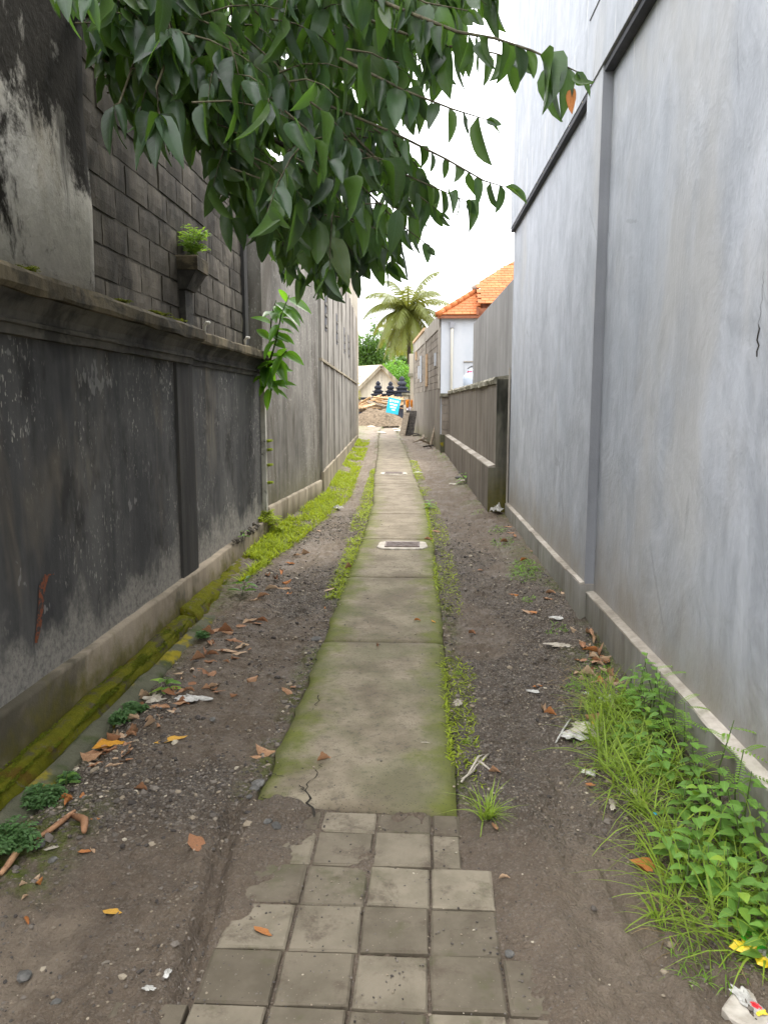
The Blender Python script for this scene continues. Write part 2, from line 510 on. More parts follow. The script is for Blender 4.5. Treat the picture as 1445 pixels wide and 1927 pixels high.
def peeling():
    m = Mat('peeling_white_plaster')
    v = m.mapv((1.0, 1.0, .8))
    big = m.noise(2.4, 9, .72, v, .25)
    z = m.sep(2)
    # soot gathers at the top and down the outer edge
    bias = m.math('ADD', m.ramp(z, 2.35, 3.35, -.05, .24), m.ramp(m.sep(1), 3.85, 4.26, 0, .05))
    k = m.ramp(m.math('ADD', big, bias), .50, .62)
    run = m.noise(1.0, 5, .7, m.mapv((5, 5, 1.3), (3, 0, 0)), .3)
    k = m.math('MAXIMUM', k, m.ramp(m.math('ADD', run, bias), .58, .76, 0, .8))
    whit = m.mix(m.noise(7, 6, .7), (.30, .282, .245), (.70, .67, .60))
    whit = m.mix(m.ramp(m.noise(2.2, 4, .6, m.mapv((1, 1, .6), (8, 8, 8))), .52, .7, 0, .6), whit, (.30, .26, .19))
    c = m.mix(k, whit, m.mix(m.noise(12, 4), (.012, .011, .009), (.04, .036, .029)))
    nb = m.bump(m.math('SUBTRACT', m.noise(22, 5, .7), m.math('MULTIPLY', k, .4)), .7, .012)
    return m.done(c, .92, nb, .1)
M['peeling'] = peeling()

def ground_mat():
    m = Mat('earth_and_gravel')
    p = m.pos()
    soil = m.mix(m.noise(7, 6, .7), (.088, .064, .043), (.212, .160, .110))
    soil = m.mix(m.ramp(m.noise(1.1, 4, .6), .45, .65, 0, .45), soil, (.104, .077, .054))
    cellc = m.n('ShaderNodeTexVoronoi'); m.set(cellc.inputs['Vector'], p); cellc.inputs['Scale'].default_value = 85
    cr = m.sep(0, cellc.outputs['Color'])
    stone = m.mix(cr, (.05, .043, .037), (.30, .26, .21))
    inside = m.math('MULTIPLY', m.ramp(cellc.outputs['Distance'], .52, .38), m.ramp(m.sep(1, cellc.outputs['Color']), .35, .4))
    gr = m.attr('gravel')
    soil = m.mix(m.math('MULTIPLY', gr, .55), soil, m.mix(m.noise(30, 4, .7), (.038, .031, .025), (.105, .085, .066)))
    c = m.mix(m.math('MULTIPLY', m.math('MULTIPLY', inside, gr), .75), soil, stone)
    fl = m.n('ShaderNodeTexVoronoi'); m.set(fl.inputs['Vector'], p); fl.inputs['Scale'].default_value = 260
    flm = m.math('MULTIPLY', m.ramp(m.sep(1, fl.outputs['Color']), .80, .82), m.ramp(fl.outputs['Distance'], .45, .3))
    c = m.mix(m.math('MULTIPLY', flm, .5), c, (.26, .22, .17))
    tanc = m.mix(m.noise(14, 5, .7), (.125, .096, .068), (.27, .215, .155))
    c = m.mix(m.attr('sand'), c, tanc)
    mossm = m.math('MULTIPLY', m.attr('moss'), m.ramp(m.noise(16, 5, .7), .36, .62))
    c = m.mix(mossm, c, m.mix(m.noise(30, 3), (.035, .05, .008), (.12, .14, .012)))
    hgt = m.math('ADD', m.math('MULTIPLY', m.math('SUBTRACT', 1.0, cellc.outputs['Distance']), gr), m.noise(38, 6, .75))
    nb = m.bump(hgt, 1.0, .014)
    nb = m.bump(m.noise(160, 4, .7), .9, .006, nb)
    return m.done(c, m.ramp(m.noise(5, 4, .6), .35, .65, .58, .92), nb, .35)
M['ground'] = ground_mat()

def path_mat():
    m = Mat('mossy_concrete')
    c = m.mix(m.ramp(m.noise(3.0, 6, .65), .35, .65), (.165, .134, .090), (.285, .240, .168))
    c = m.mix(m.ramp(m.noise(26, 5, .75), .50, .70, 0, .6), c, (.075, .062, .05))
    y = m.sep(1)
    far = m.ramp(y, 6.5, 12, 0, .85)                                  # worn dry and dusty further in
    c = m.mix(far, c, m.mix(m.ramp(m.noise(4, 6, .7), .35, .65), (.160, .130, .092), (.275, .232, .172)))
    edge = m.attr('edge')
    mossf = m.math('ADD', edge, m.math('MULTIPLY', m.math('SUBTRACT', m.noise(5, 5, .65), .5), 1.3))
    mossf = m.math('MULTIPLY', m.ramp(mossf, .45, 1.05, 0, .95), m.ramp(y, 14, 8, .25, 1))
    c = m.mix(mossf, c, m.mix(m.noise(9, 4, .6), (.06, .075, .016), (.17, .185, .022)))
    thin = m.ramp(m.noise(2.3, 4, .6, m.mapv((1, 1, 1), (5, 3, 0))), .42, .66, 0, .5)
    c = m.mix(m.math('MULTIPLY', thin, m.ramp(y, 9, 5)), c, (.125, .124, .060))
    sp = m.n('ShaderNodeTexVoronoi'); m.set(sp.inputs['Vector'], m.pos()); sp.inputs['Scale'].default_value = 120
    pit = m.math('MULTIPLY', m.ramp(sp.outputs['Distance'], .30, .22), m.ramp(m.sep(0, sp.outputs['Color']), .68, .7))
    c = m.mix(m.math('MULTIPLY', pit, .7), c, (.035, .03, .025))
    nb = m.bump(m.math('SUBTRACT', m.noise(45, 5, .75), pit), .5, .006)
    nb = m.bump(m.noise(4, 4), .3, .02, nb)
    return m.done(c, .85, nb, .25)
M['path'] = path_mat()

def paver_mat():
    m = Mat('paver_concrete')
    r = m.rnd()
    base = m.mix(r, (.135, .112, .080), (.275, .236, .172))
    c = m.mix(m.ramp(m.noise(5, 6, .65), .35, .65), m.mix(1.0, base, (.72, .72, .70), 'MULTIPLY'), base)
    dirt = m.ramp(m.noise(7, 9, .75, m.mapv((1, 1, 1), (3, 1, 0)), .2), .50, .66, 0, .8)
    c = m.mix(dirt, c, (.100, .078, .056))
    c = m.mix(m.ramp(m.noise(4.5, 5, .7, m.mapv((1, 1, 1), (13, 8, 0))), .56, .7, 0, .55), c, (.085, .085, .040))
    fl = m.n('ShaderNodeTexVoronoi'); m.set(fl.inputs['Vector'], m.pos()); fl.inputs['Scale'].default_value = 150
    c = m.mix(m.math('MULTIPLY', m.ramp(m.sep(1, fl.outputs['Color']), .93, .95), m.ramp(fl.outputs['Distance'], .32, .15, 0, .6)), c, (.30, .26, .20))
    nb = m.bump(m.noise(70, 5, .75), .45, .005)
    nb = m.bump(m.noise(6, 3), .25, .02, nb)
    return m.done(c, .88, nb, .2)
M['paver'] = paver_mat()

def leaf_mat(name, top, bottom, trans, rough=.38, per_object=True, spec=.5, spread=.5, tw=.4, dusty=0.0):
    m = Mat(name)
    r = m.rnd() if per_object else m.attr('var')
    side = m.n('ShaderNodeNewGeometry').outputs['Backfacing']
    hue = m.mix(r, tuple(c * (1 - spread * .55) for c in top), tuple(min(1, c * (1 + spread)) for c in top))
    yel = m.ramp(r, .90, .99, 0, .6)
    hue = m.mix(yel, hue, (top[0] * 3.2, top[1] * 2.0, top[2]))
    hue = m.mix(m.ramp(m.noise(16, 4, .6), .5, .75, 0, .45), hue, tuple(c * 1.7 for c in top))
    c = m.mix(side, hue, bottom)
    lv = m.attr('lv'); lt = m.attr('lt')
    rib = m.math('MULTIPLY', m.ramp(lv, 1.085, 1.03), m.ramp(lv, .9, .99))
    vein = m.math('SINE', m.math('SUBTRACT', m.math('MULTIPLY', lt, 62.0), m.math('MULTIPLY', lv, 16.0)))
    vein = m.math('MULTIPLY', m.ramp(vein, .80, .98, 0, .30), m.ramp(lv, .9, .99))
    c = m.mix(m.math('MAXIMUM', m.math('MULTIPLY', rib, .55), vein), c, tuple(min(1, q * 2.1 + .012) for q in top))
    dust = m.ramp(m.noise(11, 4, .65), .52, .74, 0, dusty)
    c = m.mix(dust, c, (.20, .20, .165))
    m.done(c, rough, m.bump(m.noise(24, 3), .25, .006), spec)
    tr = m.n('ShaderNodeBsdfTranslucent')
    m.set(tr.inputs['Color'], m.mix(r, tuple(c * .6 for c in trans), trans))
    mx = m.n('ShaderNodeMixShader')
    mx.inputs[0].default_value = tw
    m.t.links.new(m.b.outputs[0], mx.inputs[1]); m.t.links.new(tr.outputs[0], mx.inputs[2])
    m.t.links.new(mx.outputs[0], m.out.inputs['Surface'])
    return m.m
M['leaf'] = leaf_mat('glossy_tree_leaf', (.030, .055, .027), (.056, .098, .025), (.21, .42, .04), .33, dusty=.28, spread=.8)
M['leaf_v'] = leaf_mat('glossy_tree_leaf_mass', (.030, .055, .027), (.056, .098, .025), (.21, .42, .04), .33, False, dusty=.28, spread=.8)
M['leaf_bright'] = leaf_mat('fresh_wall_leaf', (.060, .14, .018), (.09, .19, .03), (.24, .52, .03), .33, tw=.5)
M['weed'] = leaf_mat('weed_leaf', (.13, .25, .045), (.15, .28, .06), (.38, .62, .07), .55, spec=.3)
M['weed_v'] = leaf_mat('weed_leaf_mass', (.15, .27, .036), (.17, .29, .05), (.42, .66, .06), .55, False, spec=.3)
M['fern_v'] = leaf_mat('small_fern_leaf', (.085, .165, .055), (.10, .19, .06), (.20, .42, .08), .6, False, spec=.3)
M['grass_v'] = leaf_mat('grass_blade', (.20, .285, .035), (.21, .30, .045), (.50, .66, .07), .5, False, spec=.3)
M['turf_v'] = leaf_mat('bright_low_grass', (.25, .31, .022), (.26, .32, .03), (.58, .68, .03), .6, False, spec=.2)
M['straw_v'] = leaf_mat('dead_grass', (.30, .22, .11), (.32, .24, .13), (.45, .34, .18), .7, False, spec=.1)
M['moss_v'] = leaf_mat('moss_frond', (.105, .125, .010), (.11, .13, .012), (.25, .28, .02), .8, False, spec=.1)
M['crown_v'] = leaf_mat('far_crown_leaf', (.060, .120, .022), (.075, .14, .03), (.22, .40, .05), .5, False, spec=.3)
M['bush_v'] = leaf_mat('far_bush_leaf', (.085, .20, .022), (.10, .22, .03), (.30, .58, .05), .5, False, spec=.3)
M['flower_v'] = leaf_mat('yellow_shrub_leaf', (.18, .19, .02), (.2, .2, .03), (.5, .45, .05), .6, False, spec=.2)
M['palm_v'] = leaf_mat('palm_leaflet', (.11, .135, .022), (.13, .15, .03), (.30, .31, .045), .45, False, spec=.4, spread=.6)
M['stem'] = Mat('green_stem').done((.075, .11, .03), .6)
def simple(name, a, b, scale=8, rough=.8, bump=.4, dist=.005, spec=.2, map_=(1, 1, 1), obj_=False, rnd=0.0):
    m = Mat(name)
    v = m.mapv(map_, vec=m.objc() if obj_ else None)
    f = m.ramp(m.noise(scale, 5, .65, v), .32, .68)
    c = m.mix(f, a, b)
    if rnd:
        r = m.rnd()
        c = m.mix(m.math('MULTIPLY', r, rnd), c, tuple(x * .45 for x in a))
    return m.done(c, rough, m.bump(m.noise(scale * 4, 4, .7, v), bump, dist), spec)
M['bark'] = simple('grey_bark', (.035, .028, .020), (.10, .085, .065), 18, .9, .9, .01)
M['twig'] = simple('brown_twig', (.05, .042, .025), (.11, .10, .06), 30, .8)
def dry_mat(name, a, b, d):
    m = Mat(name)
    r = m.rnd()
    c = m.mix(r, a, b)
    v = m.objc()
    c = m.mix(m.ramp(m.noise(28, 5, .7, v), .48, .7, 0, .8), c, d)
    c = m.mix(m.ramp(m.noise(9, 3, .6, v), .5, .7, 0, .4), c, tuple(x * .5 for x in a))
    return m.done(c, .72, m.bump(m.noise(50, 4, .7, v), .6, .004), .3)
M['dry'] = dry_mat('dry_brown_leaf', (.30, .140, .066), (.48, .28, .155), (.17, .080, .042))
M['dry_pale'] = dry_mat('pale_tan_leaf', (.46, .30, .18), (.64, .47, .31), (.30, .17, .095))
M['dry_yellow'] = dry_mat('yellow_fallen_leaf', (.62, .36, .06), (.62, .30, .035), (.46, .20, .03))
M['dry_orange'] = dry_mat('orange_fallen_leaf', (.50, .20, .05), (.42, .17, .06), (.25, .09, .03))
M['plastic'] = simple('crumpled_white_plastic', (.30, .285, .25), (.60, .58, .53), 16, .5, .6, .004, .5)
M['paper'] = simple('dirty_paper', (.30, .26, .20), (.54, .49, .40), 14, .8, .5)
M['stone'] = simple('river_stone', (.10, .095, .085), (.24, .23, .21), 25, .75, .4, rnd=.7, obj_=True)
M['timber'] = simple('weathered_timber', (.20, .155, .11), (.40, .33, .25), 9, .8, .6, .004, map_=(1, 1, 6), obj_=True, rnd=.3)
M['fresh_wood'] = simple('split_wood', (.42, .25, .12), (.66, .47, .28), 12, .75, .5, .006, obj_=True, rnd=.5)
M['dark_board'] = simple('charred_board', (.03, .026, .022), (.09, .08, .07), 14, .85)
M['iron'] = simple('rusty_iron', (.10, .065, .05), (.24, .18, .15), 22, .6, .5, .004, .5)
M['patch'] = simple('pale_cement_patch', (.36, .32, .26), (.58, .53, .45), 12, .9, .5)
M['crack'] = simple('crack_dirt', (.018, .016, .013), (.04, .034, .026), 20, .95)
def tile_mat():
    m = Mat('orange_roof_tile')
    r = m.rnd()
    c = m.mix(r, (.34, .098, .028), (.46, .150, .046))
    c = m.mix(m.ramp(m.noise(9, 4), .5, .75, 0, .5), c, (.25, .085, .035))
    return m.done(c, .75, m.bump(m.noise(60, 3), .3, .003), .25)
M['tile'] = tile_mat()
M['tile_old'] = simple('grey_mortar_ridge', (.28, .22, .18), (.46, .38, .32), 10, .9)
M['fascia'] = simple('brown_fascia', (.20, .075, .040), (.28, .11, .06), 10, .7)
def flat(name, c, rough=.6, spec=.3):
    m = Mat(name)
    v = m.mix(m.noise(12, 3), tuple(x * .88 for x in c), c)
    return m.done(v, rough, m.bump(m.noise(40, 3), .2, .002), spec)
M['pvc'] = flat('cream_pipe', (.66, .63, .55), .5)
M['grey_pvc'] = flat('grey_pipe_cap', (.28, .28, .30), .5)
M['blue'] = flat('cyan_sign_board', (.025, .42, .60), .5)
M['signwhite'] = flat('white_lettering', (.75, .80, .82), .5)
M['orange_cloth'] = flat('orange_cloth', (.75, .27, .03), .8)
M['white_cloth'] = flat('white_cloth', (.72, .68, .76), .8)
M['red'] = flat('red_print', (.62, .03, .04), .4, .5)
M['yellow'] = flat('yellow_print', (.80, .58, .03), .4, .5)
M['green'] = flat('green_print', (.06, .50, .03), .4, .5)
M['pink'] = flat('pink_knot', (.75, .12, .20), .6)
M['pale_blue'] = flat('pale_blue_bag', (.55, .62, .74), .5)
M['glass_blue'] = flat('pale_blue_glass_wall', (.30, .38, .44), .25, .5)
M['blue_tarp'] = flat('blue_tarpaulin', (.03, .25, .62), .5)
M['roof_cream'] = simple('cream_metal_roof', (.62, .50, .36), (.76, .66, .52), 4, .6)
M['soil_heap'] = simple('heaped_earth', (.10, .074, .048), (.23, .172, .115), 9, .95, 1.0, .03)

# ================================================================== GROUND
xs = np.concatenate([[-900, -300, -120, -60, -30, -15, -8, -5, -3.6, -2.9, -2.5, -2.2], np.arange(-2.0, 1.301, .0135),
                     [1.45, 1.7, 2.1, 2.8, 4, 6, 10, 18, 35, 70, 140, 320, 900]])
ys = np.concatenate([[-60, -25, -10, -5, -2.5, -1, 0, .5, .9], np.arange(1.2, 4.0, .0115), np.arange(4.0, 6.5, .02), np.arange(6.5, 14, .05),
                     np.arange(14, 45, .22), [46, 50, 56, 64, 75, 95, 130, 200, 400, 900]])
GX, GY = np.meshgrid(xs, ys)
GZ = ground_z(GX, GY)
far_flat = np.clip((np.abs(GX) - 3) / 2, 0, 1)
GZ = GZ * (1 - far_flat) + (slope(np.clip(GY, 0, 45)) - .02) * far_flat
GZ = np.where(GY > 45, slope(np.full_like(GY, 45.0)), GZ)
GZ = np.where(GY < .6, 0.0 - .02, GZ)
nx, ny = len(xs), len(ys)
V = np.stack([GX.ravel(), GY.ravel(), GZ.ravel()], 1)
i0 = (np.arange(ny - 1)[:, None] * nx + np.arange(nx - 1)[None, :]).ravel()
Fq = np.stack([i0, i0 + 1, i0 + nx + 1, i0 + nx], 1)
ground = obj('ground', V, Fq, M['ground'], None, True)
tag(ground, kind='structure')
dl = GX - wl(GY); dr = wr(GY) - GX
dpath = np.abs(GX - pc(GY)) - PHW
nA = fbm(GX * 2.5, GY * 2, 41); nB = fbm(GX * 1.1, GY * .8, 47)
moss = sstep(.42, .10, dl) * sstep(.35, .5, nA) * .9
moss = np.maximum(moss, sstep(.40, .02, dr) * sstep(.48, .62, nA) * .8)
moss = np.maximum(moss, sstep(.16, .02, np.abs(dpath)) * sstep(.40, .58, nA) * (GY > 2.8) * .9)
moss = np.maximum(moss, sstep(-1.12, -1.32, GX) * sstep(2.95, 2.55, GY) * sstep(1.9, 2.15, GY) * sstep(.30, .45, nA))
sand = sstep(4.5, 10, GY) * sstep(.30, .55, nB) * .55 + sstep(9, 22, GY) * .35
sand = np.maximum(sand, sstep(-1.02, -1.12, GX + .3 * (nA - .5)) * sstep(2.25, 2.05, GY) * sstep(.25, .5, fbm(GX * 9, GY * 9, 43)) * .85)
sand = np.maximum(sand, sstep(.50, .6, nA) * sstep(.40, .55, GX) * sstep(2.55, 2.3, GY) * .55)
sand = np.maximum(sand, sstep(.22, .08, np.abs(GX - (pc(GY) + PHW + .46))) * sstep(3.6, 2.7, GY) * sstep(.3, .5, nA) * .5)
sand = np.maximum(sand, sstep(6, 8, GY) * sstep(.30, .12, np.abs(GX - (pc(GY) - PHW - .42))) * .75)
grav = np.clip(.35 + 1.2 * sstep(.38, .6, nB) * sstep(2.3, 3.1, GY), 0, 1) * sstep(16, 9, GY)
for nm, arr in (('moss', moss), ('sand', np.clip(sand, 0, 1)), ('gravel', grav)):
    a = ground.data.attributes.new(nm, 'FLOAT', 'POINT')
    a.data.foreach_set('value', arr.ravel().astype(np.float32))

# ================================================================== CONCRETE PATH: slab after slab
path = bpy.data.objects.new('path', None); path.location = (0, 0, 0); link(path); tag(path, kind='structure')
joints = [2.76, 4.76, 6.50, 8.25, 10.0, 13.4, 17.6, 22.5, 27.0]
rr = random.Random(5)
def slab_grid(y0, y1, broken=False):
    """slab with worn sides; the grid carries how near each point is to the mossy edges"""
    n = max(10, int((y1 - y0) / .05)); mcol = 16
    vs, fs, ed = [], [], []
    th = .05
    for j in range(n + 1):
        for i in range(mcol + 1):
            u = i / mcol
            yy = y0 + (y1 - y0) * j / n
            if broken and j == 0:
                yy += float(-.05 * (fbm(u * 5.0, 3.3, 60, 4) - .5) * 2 - .045 * u)
            if broken and j == 1:
                yy = y0 + .02 + .0 * u
            jl = .022 * (float(fbm(yy * 4, 1.0, 71)) - .5) * 2 + .010 * (float(fbm(yy * 23, 1.0, 73, 2)) - .5) * 2
            jr = .020 * (float(fbm(yy * 4, 9.0, 72)) - .5) * 2 + .010 * (float(fbm(yy * 23, 9.0, 74, 2)) - .5) * 2
            xl = float(pc(yy)) - PHW + jl; xr = float(pc(yy)) + PHW + jr
            e = min(u, 1 - u) * 2
            x = xl + (xr - xl) * u
            z = float(slope(yy)) + .028 + .006 * (float(fbm(x * 3, yy * 2, 77)) - .5)
            if i in (0, mcol): z -= .010
            if j in (0, n): z -= .006
            vs.append((x, yy, z)); ed.append(1 - e)
    w = mcol + 1
    for j in range(n):
        for i in range(mcol):
            a = j * w + i
            fs.append((a, a + 1, a + w + 1, a + w))
    # skirt
    rim = [i for i in range(w)] + [j * w + mcol for j in range(1, n + 1)] + [n * w + i for i in range(mcol - 1, -1, -1)] + [j * w for j in range(n - 1, 0, -1)]
    b = len(vs)
    for k in rim:
        x, y, z = vs[k]
        vs.append((x, y, z - th)); ed.append(ed[k])
    for k in range(len(rim)):
        k2 = (k + 1) % len(rim)
        fs.append((rim[k2], rim[k], b + k, b + k2))
    return vs, fs, ed
for k in range(len(joints) - 1):
    g = .006
    vs, fs, ed = slab_grid(joints[k] + g, joints[k + 1] - g, k == 0)
    o = obj('slab', vs, fs, M['path'], path, True)
    a = o.data.attributes.new('edge', 'FLOAT', 'POINT'); a.data.foreach_set('value', np.array(ed, np.float32))
    es = o.data
def crack(pts, w=.005):
    """open crack in the first slab, as a thin dark sunken ribbon"""
    P = []
    for a, b in zip(pts[:-1], pts[1:]):
        for t in np.linspace(0, 1, 7)[:-1]:
            P.append((a[0] + (b[0] - a[0]) * t + rr.uniform(-.012, .012), a[1] + (b[1] - a[1]) * t + rr.uniform(-.006, .006)))
    P.append(pts[-1])
    v, f = [], []
    for i, (x, y) in enumerate(P):
        ww = w * (1 - .8 * i / len(P)) * rr.uniform(.5, 1.3)
        z = float(slope(y)) + .028 + .006 * (float(fbm(x * 3, y * 2, 77)) - .5) + .0022
        v += [(x - ww, y, z), (x + ww, y + .002, z)]
        if i: f.append((2 * i - 2, 2 * i - 1, 2 * i + 1, 2 * i))
    obj('crack', v, f, M['crack'], path)
def g2(px, py):
    q = gp(px, py); return (q.x, q.y)
crack([g2(590, 1552), g2(575, 1500), g2(597, 1465), g2(605, 1448)], .0045)
crack([g2(577, 1503), g2(563, 1490)], .003)
crack([g2(512, 1540), g2(500, 1520), g2(494, 1510)], .006)
crack([g2(535, 1475), g2(512, 1468)], .004)
crack([g2(600, 1318), g2(595, 1340), g2(570, 1360)], .0025)

# grates let into the path
def drain(px, py, label):
    p = gp(px, py); z = float(slope(p.y)) + .030
    t = thing('drain_grate', label, 'drain grate', (p.x, p.y, z), 0, 'drain grates in the path')
    n = 22; out = []
    for i in range(n):
        a = 2 * math.pi * i / n
        r = 1 + .16 * (float(fbm(i * 1.7, p.y, 80)) - .5)
        ca, sa = math.cos(a), math.sin(a)
        out.append((.265 * r * math.copysign(abs(ca) ** .6, ca), .225 * r * math.copysign(abs(sa) ** .6, sa)))
    v, f = poly_slab(out, -.02, lambda y: .010, .006)
    obj('cement_surround', v, f, M['patch'], t)
    m = MB(); m.box(-.165, .165, -.12, .12, .004, .0125); m.build('drain_hole', M['crack'], t)
    fr = MB(); fr.box(-.18, .18, .12, .138, 0, .020); fr.box(-.18, .18, -.138, -.12, 0, .020); fr.box(-.18, -.163, -.119, .119, 0, .019); fr.box(.163, .18, -.119, .119, 0, .019)
    fr.build('frame', M['iron'], t)
    for k in range(5):
        y = -.096 + k * .048
        b = MB(); b.box(-.1625, .1625, y - .012, y + .012, .006, .022); b.build('bar', M['iron'], t)
drain(757, 1032, 'rusty barred drain grate in a pale cement surround by the mossy slabs')
drain(741, 894, 'second drain grate further in, where the path is dry and tan')

# ================================================================== PAVERS
paving = bpy.data.objects.new('pavement', None); link(paving); tag(paving, kind='structure')
cols = [-.785, -.582, -.378, -.172, .032, .236, .440]
rows = [1.36, 1.57, 1.775, 1.98, 2.185, 2.39, 2.595, 2.735]
for r in range(len(rows) - 1):
    for c in range(len(cols) - 1):
        x0, x1, y0, y1 = cols[c], cols[c + 1], rows[r], rows[r + 1]
        if r >= 3 and c == 5: continue
        if c == 0 and r > 1: continue
        if r >= 5 and c == 4: x1 = x0 + .105
        if r == 6 and c == 1: x0 = x1 - .09
        g = .0045
        v, f = bev_box(0, x1 - x0 - 2 * g, 0, y1 - y0 - 2 * g, -.05, .012, .006)
        cx, cy = (x1 - x0) / 2, (y1 - y0) / 2
        v = [(a - cx + rr.uniform(-.0025, .0025), b - cy + rr.uniform(-.0025, .0025), z) for a, b, z in v]
        o = obj('paver', v, f, M['paver'], paving)
        o.location = ((x0 + x1) / 2 + .03 * (cy * 0 + (2.2 - (y0 + y1) / 2)) * -.6, (y0 + y1) / 2, rr.uniform(-.004, .005))
        o.rotation_euler = (rr.uniform(-.012, .012), rr.uniform(-.012, .012), rr.uniform(-.012, .012))

# ================================================================== LEFT BOUNDARY WALL
XL = -1.8
def frange(a, b, s):
    n = max(1, int(round((b - a) / s)))
    return [a + (b - a) * i / n for i in range(n + 1)]
lw = thing('boundary_wall', 'dark grey painted boundary wall with heavy mossy cornice and brown plinth', 'wall', (XL, 0, 0))
Y0, Y1 = -1.5, 8.53
m = MB(); m.box(-.22, 0, Y0, 5.50, .2, 1.87); m.box(-.22, -.012, 5.88, Y1 - .07, .2, 1.87); m.build('wall_panel', M['dark_paint'], lw)
m = MB(); m.box(-.22, .022, 5.503, 5.877, .2, 1.87); m.build('pilaster', M['pilaster'], lw)
m = MB(); m.sweep([(-.2, .18), (.035, .18), (.042, 1.0), (.035, 1.9), (-.2, 1.9)], frange(Y1 - .068, Y1, .03), .006, 3); m.build('end_pilaster', M['peeling'], lw)
m = MB(); m.sweep([(-.2, -.15), (.05, -.15), (.048, .05), (.045, .245), (.038, .262), (-.2, .27)], [-1.5, -.7] + frange(.0, 8.50, .05), .008, 11); m.build('plinth', M['left_base'], lw, True)
prof_m = [(-.2, 1.845), (.022, 1.845), (.026, 1.885), (.040, 1.888), (.042, 1.905), (.030, 1.912), (.036, 1.945), (.065, 1.985), (.095, 2.012), (-.2, 2.012)]
prof_s = [(-.2, 2.015), (.118, 2.012), (.128, 2.03), (.124, 2.085), (.112, 2.102), (-.2, 2.11)]
for a, b, off in ((Y0, 5.80, .03), (5.803, 8.56, -.015)):
    m = MB(); m.sweep([(x + (off if x > 0 else 0), z) for x, z in prof_m], ([-1.5, -.7] if a < 0 else []) + frange(max(a, 0), b, .06), .006, 5); m.build('moulding', M['moulding'], lw)
    m = MB(); m.sweep([(x + (off if x > 0 else 0), z) for x, z in prof_s], ([-1.5, -.7] if a < 0 else []) + frange(max(a, 0), b, .04), .012, 15); m.build('cornice_slab', M['cornice'], lw)
# broken render over the plinth near the far end
m = MB()
for k in range(26):
    y = rr.uniform(6.9, 8.0); x = .03; z = .27 + rr.uniform(-.03, .055) * (1 if abs(y - 7.5) < .4 else .5)
    s = rr.uniform(.018, .045)
    m.add([(x + rr.uniform(0, .02), y - s, z - s * .6), (x + .02, y + s, z - s * .5), (x + .01, y + s * .8, z + s * .7), (x, y - s * .9, z + s * .6), (x + .035, y, z)], [(0, 1, 4), (1, 2, 4), (2, 3, 4), (3, 0, 4)])
m.build('broken_render', M['mortar'], lw)
# rounded mossy ledge and lower footing along the foot
def moss_mat():
    m = Mat('thick_moss')
    n = m.noise(7, 6, .7)
    c = m.mix(m.noise(24, 5, .7), (.045, .054, .006), (.19, .18, .012))
    c = m.mix(m.ramp(m.noise(5, 4, .65, m.mapv((1, 1, 1), (4, 4, 4))), .55, .68, 0, .75), c, (.10, .052, .012))
    c = m.mix(m.ramp(n, .50, .62, 0, .9), c, (.075, .064, .046))
    c = m.mix(m.ramp(m.noise(18, 4, .7, m.mapv((1, 1, 1), (9, 1, 2))), .60, .68, 0, .8), c, (.12, .10, .07))
    return m.done(c, .95, m.bump(m.noise(75, 5, .8), 1.0, .012), .08)
def foot_mat():
    m = Mat('lichen_footing')
    c = m.mix(m.noise(6, 6, .7), (.045, .047, .032), (.16, .155, .10))
    c = m.mix(m.ramp(m.noise(4.2, 5, .6, m.mapv((1, 1, 1), (2, 2, 2))), .56, .64, 0, .9), c, m.mix(m.noise(30, 3), (.19, .16, .006), (.36, .28, .01)))
    c = m.mix(m.ramp(m.noise(5, 4, .6, m.mapv((1, 1, 1), (7, 2, 2))), .50, .66, 0, .7), c, (.04, .06, .008))
    return m.done(c, .9, m.bump(m.noise(40, 5, .75), .8, .01), .15)
M['moss'] = moss_mat(); M['foot'] = foot_mat()
m = MB(); m.sweep([(.03, -.12), (.17, -.12), (.178, -.02), (.165, .028), (.13, .052), (.085, .055), (.045, .040), (.03, .03)], frange(.6, 5.25, .025), .022, 31); m.build('mossy_ledge', M['moss'], lw, True)
m = MB(); m.sweep([(.03, -.12), (.17, -.12), (.175, -.02), (.150, .05), (.10, .085), (.05, .09), (.03, .08)], frange(5.3, 8.3, .05), .028, 37); m.build('mossy_ledge', M['moss'], lw, True)
m = MB(); m.sweep([(.185, -.14), (.285, -.14), (.278, -.035), (.265, -.012), (.20, .004), (.185, .0)], frange(.6, 5.45, .03), .018, 35); m.build('footing', M['foot'], lw, True)

